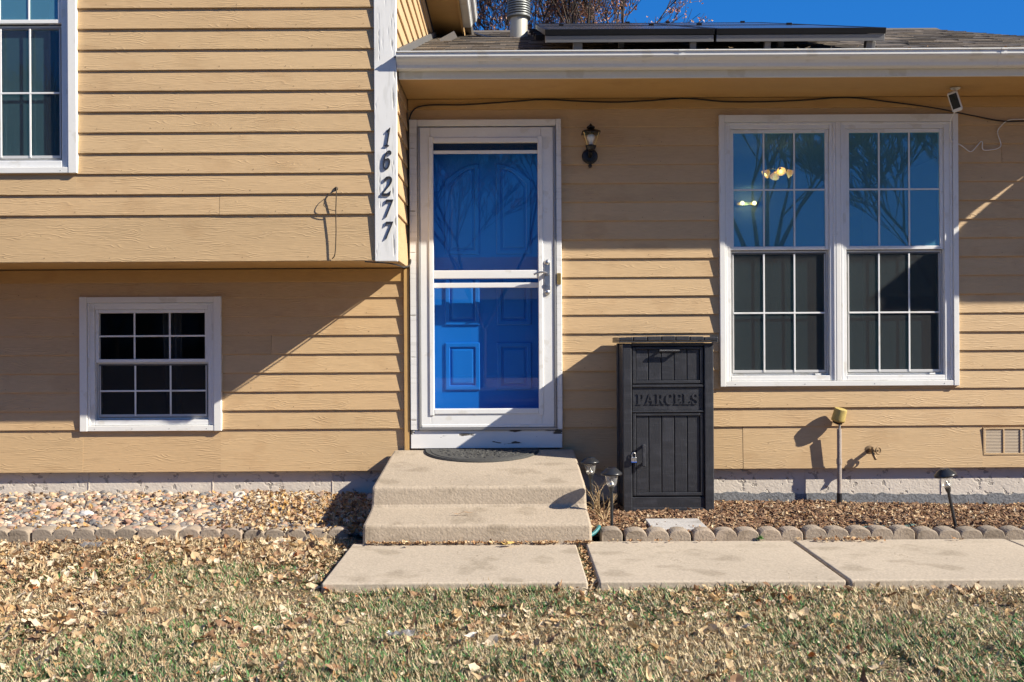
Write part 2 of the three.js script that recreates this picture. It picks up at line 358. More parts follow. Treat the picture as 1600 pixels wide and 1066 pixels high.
// --- foundation
{
  const f = part('foundation', house);
  M('foundation_wall', bx(-6, 4.08, -0.4, 0.268, -0.16, -0.03, 0.004), foundation, f);
  for (const x of [-2.87, -2.03, -1.22, 1.98, 2.9]) M('form_joint', bx(x - 0.003, x + 0.003, 0.0, 0.262, -0.034, -0.026, 0.001), foundation, f);
  const s = new THREE.Shape(); s.moveTo(1.15, -0.1); s.lineTo(4.08, -0.1);
  for (let x = 4.08; x > 1.15; x -= 0.012) s.lineTo(x, 0.100 - 0.022 * (x - 1.15) / 2 + 0.030 * (fbm(x / 8 + 0.5, 0.2, 160, 4, 3, 4) - 0.5));
  M('tar_coating', uvm(new THREE.ExtrudeGeometry(s, { depth: 0.004, bevelEnabled: false }).translate(0, 0, -0.029)), tar, f);
}
// --- windows
function makeWindow(label, [X0, X1, Y0, Y1], Z, c, units, opt = {}) {
  const w = part('window', house); w.userData.label = label; w.position.z = Z;
  const [cs, ct, cb] = c;
  M('casing', bx(X0, X0 + cs, Y0, Y1, -0.02, 0.034, 0.003, true), white, w);
  M('casing', bx(X1 - cs, X1, Y0, Y1, -0.02, 0.034, 0.003, true), white, w);
  M('casing', bx(X0 + cs, X1 - cs, Y1 - ct, Y1 - 0.001, -0.02, 0.032, 0.003), white, w);
  M('sill', bx(X0 + cs, X1 - cs, Y0 + 0.001, Y0 + cb, -0.02, 0.031, 0.003), white, w);
  for (let k = 0; k < 4; k++) M('nail', new THREE.SphereGeometry(0.0035, 6, 4).translate(lerp(X0 + 0.1, X1 - 0.1, k / 3), Y0 + cb * 0.45, 0.0305), galv, w);
  units.forEach(([gx0, gx1, b0, b1, t0, t1], ui) => {
    const fx0 = ui ? units[ui - 1][1] + (gx0 - units[ui - 1][1]) / 2 + (opt.mull ?? 0) / 2 : X0 + cs + 0.0015, fx1 = ui < units.length - 1 ? gx1 + (units[ui + 1][0] - gx1) / 2 - (opt.mull ?? 0) / 2 : X1 - cs - 0.0015;
    const fy0 = Y0 + cb + 0.0015, fy1 = Y1 - ct - 0.0015, s = 0.025;
    // frame: outer lip and an inner stop further back
    M('frame', [bx(fx0, gx0 - s, fy0, fy1, -0.09, 0.016, 0.004), bx(gx1 + s, fx1, fy0, fy1, -0.09, 0.016, 0.004), bx(gx0 - s, gx1 + s, t1 + s, fy1, -0.09, 0.0155, 0.004), bx(gx0 - s, gx1 + s, fy0, b0 - s, -0.09, 0.0155, 0.004),
      bx(fx0, fx0 + 0.014, fy0, fy1, 0.0, 0.025, 0.003), bx(fx1 - 0.014, fx1, fy0, fy1, 0.0, 0.025, 0.003), bx(fx0 + 0.014, fx1 - 0.014, fy1 - 0.014, fy1, 0.0, 0.0245, 0.003)], vinyl, w);
    const ring = (x0, x1, y0, y1, z0, z1, k) => [bx(x0 - k, x0, y0 - k, y1 + k, z0, z1, 0.003), bx(x1, x1 + k, y0 - k, y1 + k, z0, z1, 0.003), bx(x0, x1, y1, y1 + k, z0, z1 - 0.001, 0.003), bx(x0, x1, y0 - k, y0, z0, z1 - 0.001, 0.003)];
    M('sash', ring(gx0, gx1, t0, t1, -0.022, 0.006, s - 0.001), vinyl, w); M('sash', ring(gx0, gx1, b0, b1, -0.056, -0.026, s - 0.001), vinyl, w);
    const cols = opt.cols ?? 3, mw = 0.0058;
    for (const [y0, y1, z] of [[t0, t1, -0.006], [b0, b1, -0.040]]) {
      M('pane', uvm(new THREE.PlaneGeometry(gx1 - gx0 + 0.004, y1 - y0 + 0.004).translate((gx0 + gx1) / 2, (y0 + y1) / 2, z)), opt.glass ?? glass, w);
      for (let k = 1; k < cols; k++) { const x = lerp(gx0, gx1, k / cols); M('muntin', bx(x - mw, x + mw, y0, y1, y0 === b0 ? -0.0155 : z + 0.001, y0 === b0 ? -0.0095 : z + 0.006, 0.002), vinyl, w); }
      const ym = (y0 + y1) / 2; M('muntin', bx(gx0, gx1, ym - mw, ym + mw, y0 === b0 ? -0.016 : z + 0.0008, y0 === b0 ? -0.009 : z + 0.0065, 0.002), vinyl, w);
    }
    M('insect_screen', uvm(new THREE.PlaneGeometry(gx1 - gx0 + 0.02, b1 - b0 + 0.02).translate((gx0 + gx1) / 2, (b0 + b1) / 2, -0.018)), opt.screen ?? screenMat, w);
    M('screen_frame', [bx(gx0 - 0.008, gx1 + 0.008, b0 - 0.006, b0 + 0.012, -0.024, -0.014, 0.002), bx(gx0 - 0.006, gx0 + 0.003, b0 + 0.012, b1, -0.024, -0.014, 0.002), bx(gx1 - 0.003, gx1 + 0.006, b0 + 0.012, b1, -0.024, -0.014, 0.002)], std([0.5, 0.5, 0.5], { roughness: 0.5 }), w);
    if (opt.latch) M('latch', bx(gx1 - 0.07, gx1 - 0.03, b0 - 0.022, b0 - 0.012, -0.03, -0.008, 0.002), vinyl, w);
  });
  if (opt.mull) { const m = (units[0][1] + units[1][0]) / 2; M('mullion', bx(m - opt.mull / 2 + 0.0005, m + opt.mull / 2 - 0.0005, Y0 + cb + 0.001, Y1 - ct - 0.001, -0.05, 0.027, 0.004, true), white, w); }
  return w;
}
makeWindow('wide double window with white mullion beside the parcel box', WIN, 0, [0.036, 0.05, 0.036], [[1.497, 2.114, 0.912, 1.706, 1.757, 2.521], [2.276, 2.886, 0.912, 1.706, 1.757, 2.521]], { mull: 0.034, latch: true });
makeWindow('small square window low in the overhang shade', SMALL, 0, [0.05, 0.04, 0.037], [[-2.782, -2.068, 0.637, 0.977, 1.022, 1.332]], { glass: clearGlass });
makeWindow('upper storey window with sheer curtain', UPWIN, 0.59, [0.052, 0.05, 0.037], [[-4.04, -3.48, 2.276, 3.068, 3.12, 3.74], [-3.32, -2.777, 2.276, 3.068, 3.12, 3.74]], { mull: 0.03, screen: lightScreen });
// --- rooms behind the glass
function room(x0, x1, y0, y1, z0, z1, wm, fm) {
  const r = part('room', house);
  M('room_wall', bx(x0, x1, y0, y1, z0 - 0.08, z0, 0), wm, r); M('room_wall', bx(x0 - 0.08, x0, y0, y1, z0, z1, 0), wm, r); M('room_wall', bx(x1, x1 + 0.08, y0, y1, z0, z1, 0), wm, r);
  M('room_floor', bx(x0 - 0.08, x1 + 0.08, y0 - 0.08, y0, z0 - 0.08, z1, 0), fm, r); M('room_ceiling', bx(x0 - 0.08, x1 + 0.08, y1, y1 + 0.06, z0 - 0.08, z1, 0), wm, r);
}
room(-0.78, 3.92, 0.36, 2.80, -4.4, -0.141, roomPaint, roomFloor);
room(-4.6, -0.95, -0.7, 1.55, -3.6, -0.141, roomGrey, roomFloor);
room(-4.9, -0.93, 1.80, 3.88, -2.6, 0.449, roomGrey, roomFloor);
// --- main roof: sheet, shingle courses, fascia, gutter, soffit
const PITCH = 0.346, roofY = (z) => 2.868 + PITCH * (0.62 - z);
{
  const roof = part('roof', house);
  M('roof_deck', runX([[0.60, roofY(0.60) - 0.006], [-3.6, roofY(-3.6) - 0.006], [-3.6, roofY(-3.6) - 0.018], [0.60, roofY(0.60) - 0.018]], -0.715, 4.40), std([0.2, 0.15, 0.1]), roof);
  M('roof_deck', runX([[-3.6, roofY(-3.6) - 0.006], [-8.2, roofY(-3.6) - 1.6], [-8.2, roofY(-3.6) - 1.62], [-3.6, roofY(-3.6) - 0.028]], -0.715, 4.40), std([0.06, 0.055, 0.05]), roof);
  const r = rng(41), cols = [[0.085, 0.066, 0.05], [0.14, 0.112, 0.088], [0.05, 0.042, 0.036], [0.22, 0.175, 0.13], [0.11, 0.09, 0.075]];
  const shMat = new THREE.MeshStandardMaterial({ color: 0xffffff, vertexColors: true, roughness: 0.97, map: tex(256, 256, (u, v) => 0.55 + 0.6 * (fbm(u, v, 60, 60, 2, 3) - 0.15), 0.3, 0.3), bumpMap: concreteBump, bumpScale: 0.004 });
  const n = 31;
  for (let k = 0; k < n; k++) {
    const zf = 0.635 - k * 0.1366, zb = zf - 0.165, list = [];
    for (let x = -0.712; x < 4.405;) {
      const wd = 0.07 + r() * 0.24, x1 = Math.min(4.412, x + wd), h = r() < 0.45 ? 0.010 : 0.0055, d = r() * 0.006;
      const g = runX([[zf - d, roofY(zf) + 0.001 + 0.002], [zf - d, roofY(zf) + h + 0.002], [zb, roofY(zb) + 0.0035], [zb, roofY(zb) + 0.0005]], x + 0.0005, x1 - 0.0005);
      const c = cols[Math.floor(r() * cols.length)], q = 0.85 + r() * 0.3, col = new Float32Array(g.attributes.position.count * 3);
      for (let i = 0; i < col.length; i++) col[i] = c[i % 3] * q;
      g.setAttribute('color', new THREE.BufferAttribute(col, 3)); list.push(g); x = x1;
    }
    const o = new THREE.Mesh(mergeGeometries(list), shMat); o.name = 'shingle_course'; o.castShadow = o.receiveShadow = true; roof.add(o);
  }
  M('ridge_cap', runX([[-3.48, roofY(-3.48) + 0.008], [-3.6, roofY(-3.6) + 0.022], [-3.72, roofY(-3.48) + 0.008], [-3.6, roofY(-3.6) + 0.004]], -0.7, 4.41), std([0.12, 0.1, 0.08], { roughness: 0.97 }), roof);
  M('fascia', bx(-0.694, 4.22, 2.757, 2.862, 0.518, 0.538, 0.003), white, roof);
  M('soffit', bx(-0.694, 4.22, 2.758, 2.772, 0.022, 0.517, 0), bounceTan, roof);
  const line = [[0.541, 2.885], [0.541, 2.803], [0.605, 2.800], [0.612, 2.806], [0.618, 2.822], [0.632, 2.838], [0.652, 2.850], [0.662, 2.862], [0.664, 2.884], [0.672, 2.887], [0.672, 2.893], [0.655, 2.894]];
  M('gutter', runX(shell(line, 0.0022), -0.693, 4.29), white, roof);
  for (const x of [1.02, 2.98]) M('gutter_seam', runX(shell(line.map(([z, y]) => [z + 0.0018, y - 0.0015]), 0.0022), x, x + 0.035), white, roof);
  M('gutter_cap', runX([...line.slice(1, 10), [0.541, 2.888]], -0.6955, -0.6932), white, roof);
  M('step_flashing', bx(-0.7, -0.675, 0, 0.05, -2.4, 0.6, 0.002).applyMatrix4(new THREE.Matrix4().set(1, 0, 0, 0, 0, 1, -PITCH, roofY(0) + 0.004, 0, 0, 1, 0, 0, 0, 0, 1)), std([0.16, 0.155, 0.15], { metalness: 0.4, roughness: 0.6 }), roof);
  M('flashing_kickout', bx(-0.07, 0.07, 0, 0.06, -0.002, 0.002, 0).rotateZ(0.5).translate(-0.50, roofY(-1.55) + 0.0, -1.55), alu, roof);
  // drip edge pipe and conduit on the shingles
  M('conduit', tube([[-0.33, 3.955, -2.42], [-0.27, 3.935, -2.42], [-0.18, 3.915, -2.42], [0.05, 3.913, -2.42], [0.6, 3.91, -2.42]], 0.011, 30, 8), galv, roof);
  for (const x of [0.0, 0.22]) M('conduit_strap', bx(x - 0.02, x + 0.02, 3.87, 3.928, -2.44, -2.405, 0.003), galv, roof);
}
// --- upper storey eave above the lower roof
{
  const e = part('upper_roof', house);
  M('soffit', bx(-0.70, -0.445, 3.98, 3.995, -5, 0.95, 0), bounceTan, e);
  M('soffit', bx(-6, -0.70, 3.985, 4.0, 0.62, 0.95, 0), bounceTan, e);
  M('fascia', bx(-0.445, -0.425, 3.955, 4.10, -5, 0.95, 0.002), bounceTan, e);
  const prof = [[0, 0.09], [0, 0.003], [0.064, 0], [0.071, 0.006], [0.077, 0.022], [0.091, 0.038], [0.111, 0.05], [0.121, 0.062], [0.123, 0.088], [0.131, 0.09], [0.131, 0.096]];
  const s = new THREE.Shape(shell(prof, 0.0025).map(([a, b]) => new THREE.Vector2(a, b)));
  M('gutter', uvm(new THREE.ExtrudeGeometry(s, { depth: 3.25, bevelEnabled: false }).translate(-0.424, 3.975, -2.32)), white, e);
  const cap = new THREE.Shape([...prof.slice(1), [0, 0.09]].map(([a, b]) => new THREE.Vector2(a, b)));
  M('gutter_cap', uvm(new THREE.ExtrudeGeometry(cap, { depth: 0.003, bevelEnabled: false }).translate(-0.424, 3.975, -2.3235)), white, e);
  M('roof_deck', new RoundedBoxGeometry(6.3, 0.05, 6.1, 1, 0.004).translate(-3.15, 0, 0).rotateZ(-0.32).translate(-0.36, 4.08, -2.0), std([0.1, 0.085, 0.07], { roughness: 0.97 }), e);
}
// --- garage end of the house, out of the frame to the right: its roof shades the wall by the wide window
{
  const gq = part('garage', house);
  M('wall', bx(4.09, 8.2, -0.2, 2.72, -6, -0.002, 0), tanB, gq);
  const y = (z) => 2.801 + 0.268 * (0.775 - z);
  M('roof_deck', runX([[0.775, y(0.775)], [-6, y(-6)], [-6, y(-6) - 0.03], [0.775, y(0.775) - 0.03]], 4.425, 8.4), std([0.1, 0.085, 0.07], { roughness: 0.97 }), gq);
  M('fascia', bx(4.43, 8.4, 2.66, 2.768, 0.735, 0.76, 0.002), white, gq);
}
// --- doorway: casing, kick board, front door, storm door
{
  const d = part('door_frame', house);
  M('casing', bx(-0.682, -0.628, 0.536, 2.618, -0.03, 0.040, 0.004, true), oldWhite, d);
  M('casing', bx(0.300, 0.336, 0.536, 2.618, -0.03, 0.040, 0.004, true), oldWhite, d);
  M('casing', bx(-0.628, 0.300, 2.572, 2.617, -0.03, 0.039, 0.004), white, d);
  M('kick_board', bx(-0.682, 0.334, 0.412, 0.532, -0.03, 0.036, 0.004), peeledWhite, d);
  M('threshold', bx(-0.625, 0.298, 0.534, 0.551, -0.12, 0.052, 0.003), alu, d);
  M('jamb', [bx(-0.64, -0.618, 0.55, 2.575, -0.13, -0.005, 0.002), bx(0.292, 0.312, 0.55, 2.575, -0.13, -0.005, 0.002), bx(-0.618, 0.292, 2.565, 2.585, -0.13, -0.005, 0.002)], white, d);
  M('strike_plate', bx(0.303, 0.331, 1.508, 1.583, 0.0405, 0.052, 0.003), brass, d);
  M('hinge_strip', [bx(0.283, 0.296, 0.553, 2.565, 0.012, 0.047, 0.003), bx(-0.626, -0.612, 0.553, 2.565, 0.012, 0.047, 0.003)], alu, d);
  // blue panelled door
  const f = part('front_door', house); f.position.z = -0.118; f.userData.label = 'bright blue panelled front door behind the storm glass';
  M('door_slab', bx(-0.618, 0.292, 0.552, 2.565, -0.04, 0, 0.002), blue, f);
  const frameOf = (outline) => {                          // raised moulding round a panel, then its raised field
    const s = new THREE.Shape(outline(0)), h = new THREE.Path(outline(0.022)); s.holes.push(h);
    const a = new THREE.ExtrudeGeometry(s, { depth: 0.004, bevelEnabled: true, bevelSize: 0.005, bevelThickness: 0.007, bevelSegments: 2, curveSegments: 16 }).translate(0, 0, 0.0005);
    const b = new THREE.ExtrudeGeometry(new THREE.Shape(outline(0.05)), { depth: 0.001, bevelEnabled: true, bevelSize: 0.012, bevelThickness: 0.006, bevelSegments: 2, curveSegments: 16 }).translate(0, 0, 0.0005);
    M('door_panel', [uvm(a), uvm(b)], blue, f);
  };
  const rect = (x0, x1, y0, y1) => (k) => [[x0 + k, y0 + k], [x1 - k, y0 + k], [x1 - k, y1 - k], [x0 + k, y1 - k]].map((p) => new THREE.Vector2(...p));
  const arch = (x0, x1, y0, yIn, yOut, left) => (k) => {   // top edge sweeps up to the middle of the door
    const p = [[x0 + k, y0 + k], [x1 - k, y0 + k]], N = 10;
    for (let i = 0; i <= N; i++) { const t = i / N, x = lerp(x1 - k, x0 + k, t), q = left ? 1 - t : t; p.push([x, lerp(yOut, yIn, Math.sin(q * Math.PI / 2)) - k]); }
    return p.map((v) => new THREE.Vector2(...v));
  };
  for (const [a, b, left] of [[-0.452, -0.226, true], [-0.098, 0.128, false]]) {
    frameOf(rect(a, b, 0.80, 1.115)); frameOf(rect(a, b, 1.245, 1.60)); frameOf(arch(a, b, 1.73, 2.34, 2.23, left));
  }
  M('door_knob', [rod([0.232, 1.5, 0], [0.232, 1.5, 0.03], 0.028, 0.02, 14)], nickel, f);
  // storm door
  const s = part('storm_door', house); s.position.z = 0.018; s.userData.label = 'white storm door with two glass panels';
  const X0 = -0.611, X1 = 0.282, Y0 = 0.553, Y1 = 2.563, gx0 = -0.522, gx1 = 0.178, gy0 = 0.678, gy1 = 2.46, mid = 1.607;
  M('stile', [bx(X0, gx0 - 0.02, Y0, Y1, -0.012, 0.022, 0.004), bx(gx0 - 0.032, gx0, Y0 + 0.08, Y1 - 0.06, -0.010, 0.030, 0.005)], vinyl, s);
  M('stile', [bx(gx1 + 0.02, X1, Y0, Y1, -0.012, 0.022, 0.004), bx(gx1, gx1 + 0.032, Y0 + 0.08, Y1 - 0.06, -0.010, 0.030, 0.005)], vinyl, s);
  M('bottom_rail', [bx(gx0 - 0.02, gx1 + 0.02, Y0, gy0 - 0.02, -0.0115, 0.0215, 0.004), bx(gx0, gx1, gy0 - 0.036, gy0, -0.0095, 0.0295, 0.005), bx(X0 + 0.004, X1 - 0.004, Y0 + 0.0, Y0 + 0.02, 0.0, 0.0255, 0.004)], vinyl, s);
  M('top_rail', [bx(gx0 - 0.02, gx1 + 0.02, gy1 + 0.02, Y1, -0.0115, 0.0215, 0.004), bx(gx0, gx1, gy1, gy1 + 0.034, -0.0095, 0.0295, 0.005)], vinyl, s);
  M('sash_rail', bx(gx0, gx1, 2.389, 2.411, -0.006, 0.012, 0.003), vinyl, s);
  M('meeting_rail', bx(gx0, gx1, mid - 0.058, mid - 0.002, -0.008, 0.024, 0.005), vinyl, s);
  M('sash_rail', bx(gx0, gx1, 1.488, 1.522, -0.010, 0.010, 0.004), vinyl, s);
  const pane = (y0, y1, z) => M('pane', uvm(new THREE.PlaneGeometry(gx1 - gx0 + 0.006, y1 - y0 + 0.006).translate((gx0 + gx1) / 2, (y0 + y1) / 2, z)), stormGlass(), s);
  pane(mid - 0.01, 2.395, 0.006); pane(gy0, 1.495, 0.0);
  M('insect_screen', uvm(new THREE.PlaneGeometry(gx1 - gx0, 0.055).translate((gx0 + gx1) / 2, 2.434, -0.004)), screenMat, s);
  M('handle', [bx(0.218, 0.258, 1.455, 1.655, 0.0225, 0.031, 0.004), plain(new THREE.SphereGeometry(0.02, 14, 10).scale(1, 1, 0.7).translate(0.238, 1.655, 0.0255)), plain(new THREE.SphereGeometry(0.02, 14, 10).scale(1, 1, 0.7).translate(0.238, 1.455, 0.0255)),
    rod([0.238, 1.582, 0.03], [0.238, 1.582, 0.062], 0.015, 0.012, 14), tube([[0.238, 1.582, 0.058], [0.205, 1.588, 0.062], [0.17, 1.582, 0.062], [0.148, 1.573, 0.058]], 0.0065, 16, 8), rod([0.238, 1.508, 0.03], [0.238, 1.508, 0.04], 0.015, 0.014, 14)], nickel, s);
  M('kick_hinge', bx(X1 + 0.001, X1 + 0.012, 0.7, 0.78, 0.01, 0.028, 0.002), vinyl, s);
}
function stormGlass() { return stormGlass.m ??= phy([1, 1, 1], { transmission: 1, thickness: 0, roughness: 0, ior: 1.85 }); }
// --- crawl space vent
{
  const v = part('crawl_vent', house), louvreMat = std([0.42, 0.33, 0.23], { roughness: 0.7 }); v.userData.label = 'tan louvred vent set in the bottom board';
  M('vent_frame', [bx(3.165, 3.462, 0.518, 0.529, -0.006, 0.016, 0.002), bx(3.165, 3.462, 0.346, 0.358, -0.006, 0.016, 0.002), ...[3.165, 3.297, 3.413, 3.45].map((x, i) => bx(x, x + (i ? 0.011 : 0.016), 0.358, 0.518, -0.006, 0.0155, 0.002))], tanB, v);
  for (const [a, b] of [[3.181, 3.297], [3.308, 3.413], [3.424, 3.45]]) for (let k = 0; k < 16; k++) M('louvre', bx(a, b, 0, 0.0108, -0.0015, 0.0015, 0).rotateX(-0.35).translate(0, 0.36 + k * 0.0098, 0.010), louvreMat, v);
  M('vent_back', bx(3.17, 3.46, 0.35, 0.525, -0.0065, -0.003, 0), tanB, v);
}

// ================================================================ the stoop
{
  const s = thing('concrete_stoop', 'two-step tan concrete stoop below the blue front door', 'steps');
  const arc = (cz, cy, r, a0, a1, n = 5) => Array.from({ length: n + 1 }, (_, i) => { const a = lerp(a0, a1, i / n); return [cz + r * Math.cos(a), cy + r * Math.sin(a)]; });
  const P2 = Math.PI / 2;
  const prof = [[0.037, -0.1], [0.037, 0.402], ...arc(1.024, 0.284, 0.025, P2 - 0.09, 0.03), [1.056, 0.205], [1.066, 0.190], [1.085, 0.1845], ...arc(1.350, 0.129, 0.023, P2 - 0.1, 0.03), [1.378, -0.1]];
  const g0 = runX(prof, -0.797, 0.413, 0.014), p = g0.attributes.position;
  for (let i = 0; i < p.count; i++) { const x = p.getX(i), y = p.getY(i), z = p.getZ(i); p.setX(i, x + (x < -0.2 ? -1 : 1) * 0.012 * (1 - smooth(0, 0.4, y))); p.setZ(i, z + (z > 0.2 ? 0.004 * (n2(x * 6, y * 9, 2) - 0.5) : 0)); }
  g0.computeVertexNormals();
  M('step_block', g0, stoopMat, s);
}
// ================================================================ door mat on the landing
{
  const tilt = Math.atan2(0.402 - 0.309, 0.975);
  const m = thing('door_mat', 'half-round black rubber door mat with raised leaf pattern on the stoop', 'doormat', [-0.205, 0.3995, 0.045]);
  m.rotation.x = tilt;
  const half = (a, b, t) => { const s = new THREE.Shape(); s.moveTo(-a, 0); for (let i = 0; i <= 32; i++) { const q = Math.PI * i / 32; s.lineTo(-a * Math.cos(q), -b * Math.sin(q) - 0.03); } s.lineTo(a, 0); return new THREE.ExtrudeGeometry(s, { depth: t, bevelEnabled: true, bevelSize: 0.003, bevelThickness: 0.002, bevelSegments: 1 }).rotateX(-Math.PI / 2); };
  M('mat_base', uvm(half(0.378, 0.36, 0.006).translate(0, 0.003, 0)), rubber, m);
  const rim = (k) => { const pts = []; for (let i = 0; i <= 32; i++) { const q = Math.PI * i / 32; pts.push([-(0.378 - k) * Math.cos(q), 0.011, (0.36 - k) * Math.sin(q) + 0.03]); } return pts; };
  M('rim', [tube(rim(0.008), 0.006, 60, 5), tube(rim(0.04), 0.004, 60, 5)], rubber, m);
  const r = rng(5), petals = [];
  for (let i = 0; i < 190; i++) {
    const a = Math.PI * r(), q = Math.sqrt(r()) * 0.87, x = -0.33 * q * Math.cos(a), z = 0.30 * q * Math.sin(a) + 0.03;
    petals.push(plain(new THREE.SphereGeometry(1, 6, 4).scale(0.010 + r() * 0.012, 0.006, 0.0045).rotateY(r() * 6.28).translate(x, 0.010, z)));
  }
  M('leaf_pattern', petals, rubber, m);
}
// ================================================================ parcel box
const thinFont = await new FontLoader().loadAsync('fonts/droid/droid_serif_regular.typeface.json');
const font = await new FontLoader().loadAsync('fonts/droid/droid_serif_bold.typeface.json');
function word(text, width, height, depth, face = font) {
  const g = new TextGeometry(text, { font: face, size: 1, depth: 0.1, curveSegments: 5, bevelEnabled: false });
  g.computeBoundingBox(); const b = g.boundingBox;
  g.translate(-b.min.x, -b.min.y, 0).scale(width / (b.max.x - b.min.x), height / (b.max.y - b.min.y), depth / 0.1);
  g.computeVertexNormals();
  return uvm(g);
}
{
  const b = thing('parcel_box', 'tall dark grey plastic parcel box lettered PARCELS standing beside the wide window', 'parcel box', [0, -0.051, 0.45]);
  b.scale.setScalar(1.045);
  const y0 = 0.087, xl = 0.664, xr = 1.212, zb = -0.36;
  const pl = boxPlastic;
  // slightly flared body
  M('body', [bx(xl + 0.012, xl + 0.03, y0 + 0.02, 1.105, zb + 0.02, -0.02, 0.003), bx(xr - 0.03, xr - 0.012, y0 + 0.02, 1.105, zb + 0.02, -0.02, 0.003), bx(xl + 0.03, xr - 0.03, y0 + 0.02, 1.105, zb + 0.02, zb + 0.04, 0.003), bx(xl + 0.03, xr - 0.03, y0 + 0.02, 0.16, zb + 0.04, -0.03, 0.003), bx(xl + 0.03, xr - 0.03, 0.16, 1.10, -0.055, -0.035, 0.003)], pl, b);
  for (const [a, c] of [[xl, xl + 0.056], [xr - 0.056, xr]]) for (const [z0, z1] of [[-0.05, 0], [zb, zb + 0.05]]) M('post', bx(a, c, y0, 1.112, z0, z1, 0.007), pl, b);
  M('rail', bx(xl + 0.056, xr - 0.056, 1.096, 1.114, -0.035, -0.006, 0.003), pl, b);
  M('rail', bx(xl + 0.056, xr - 0.056, y0 + 0.028, 0.184, -0.036, -0.012, 0.004), pl, b);
  M('rail', bx(xl + 0.056, xr - 0.056, y0 + 0.008, y0 + 0.034, -0.034, -0.006, 0.004), pl, b);
  const lid = part('lid', b);
  const lx0 = xl - 0.022, lx1 = xr + 0.024, n = 7;
  M('lid_edge', bx(lx0, lx1, 1.116, 1.126, zb - 0.03, 0.02, 0.004), pl, lid);
  for (let k = 0; k < n; k++) { const a = lerp(lx0, lx1, k / n), c = lerp(lx0, lx1, (k + 1) / n), h = 0.020 + 0.008 * Math.sin(Math.PI * (k + 0.5) / n); M('plank', bx(a + 0.0015, c - 0.0015, 1.1265, 1.1265 + h, zb - 0.032, 0.022, 0.005), pl, lid); }
  const panel = (name, ya, yb, count) => {
    const d = part(name, b), a = xl + 0.060, c = xr - 0.060, w = 0.020;
    M('door_frame', [bx(a, a + w, ya, yb, -0.034, -0.010, 0.004), bx(c - w, c, ya, yb, -0.034, -0.010, 0.004), bx(a + w, c - w, yb - w * 0.8, yb, -0.034, -0.0105, 0.004), bx(a + w, c - w, ya, ya + w, -0.034, -0.0105, 0.004)], pl, d);
    for (let k = 0; k < count; k++) M('plank', bx(lerp(a + w, c - w, k / count) + 0.002, lerp(a + w, c - w, (k + 1) / count) - 0.002, ya + w, yb - w * 0.8, -0.034, -0.0195, 0.004), pl, d);
    return d;
  };
  const top = panel('drop_door', 0.868, 1.090, 5), low = panel('door', 0.192, 0.690, 5);
  M('handle', [rod([0.885, 1.066, 0.012], [1.005, 1.066, 0.012], 0.0085, 0.0085, 10), rod([0.892, 1.066, -0.02], [0.892, 1.066, 0.014], 0.008), rod([0.998, 1.066, -0.02], [0.998, 1.066, 0.014], 0.008)], pl, top);
  M('handle', [bx(0.776, 0.796, 0.372, 0.506, 0.010, 0.026, 0.007), rod([0.786, 0.386, -0.02], [0.786, 0.386, 0.016], 0.009), rod([0.786, 0.492, -0.02], [0.786, 0.492, 0.016], 0.009)], pl, low);
  const sg = part('sign_panel', b);
  M('panel_board', bx(xl + 0.06, xr - 0.06, 0.706, 0.846, -0.034, -0.016, 0.003), pl, sg);
  M('panel_edge', [bx(xl + 0.058, xr - 0.058, 0.846, 0.862, -0.034, -0.006, 0.004), bx(xl + 0.058, xr - 0.058, 0.694, 0.706, -0.034, -0.006, 0.004)], pl, sg);
  M('lettering', word('PARCELS', 0.372, 0.066, 0.006).translate(0.751, 0.742, -0.0165), pl, sg);
  M('latch_tab', bx(0.716, 0.738, 0.428, 0.452, -0.012, 0.006, 0.003), pl, b);
  const k = thing('padlock', 'small steel padlock with blue base hanging on the parcel box', 'padlock', [0.760, 0.362, 0.4615]);
  M('lock_body', bx(-0.017, 0.017, 0.004, 0.036, -0.009, 0.009, 0.004), nickel, k);
  M('base_band', bx(-0.0175, 0.0175, 0, 0.010, -0.0095, 0.0095, 0.003), std([0.03, 0.10, 0.42], { roughness: 0.4 }), k);
  M('shackle', tube([[-0.011, 0.034, 0], [-0.011, 0.052, 0], [-0.006, 0.062, 0], [0.006, 0.062, 0], [0.011, 0.052, 0], [0.011, 0.034, 0]], 0.003, 24, 8), nickel, k);
}
{
  const a = M('paver_brick', bx(0.655, 0.775, -0.01, 0.0395, 0.385, 0.505, 0.006), blockMat[1]); tag(a, 'grey paver brick under the corner of the parcel box nearest the stoop', 'paver', 'pavers under the parcel box');
  const b = M('paver_brick', bx(1.185, 1.315, -0.01, 0.0395, 0.36, 0.535, 0.006), blockMat[0]); tag(b, 'tan paver brick under the corner of the parcel box nearest the window', 'paver', 'pavers under the parcel box');
  const c = M('stepping_stone', bx(0.765, 1.075, 0.045, 0.096, 0.93, 1.235, 0.006), paleConcrete); tag(c, 'pale grey square stepping stone lying in front of the parcel box', 'stepping stone');
}
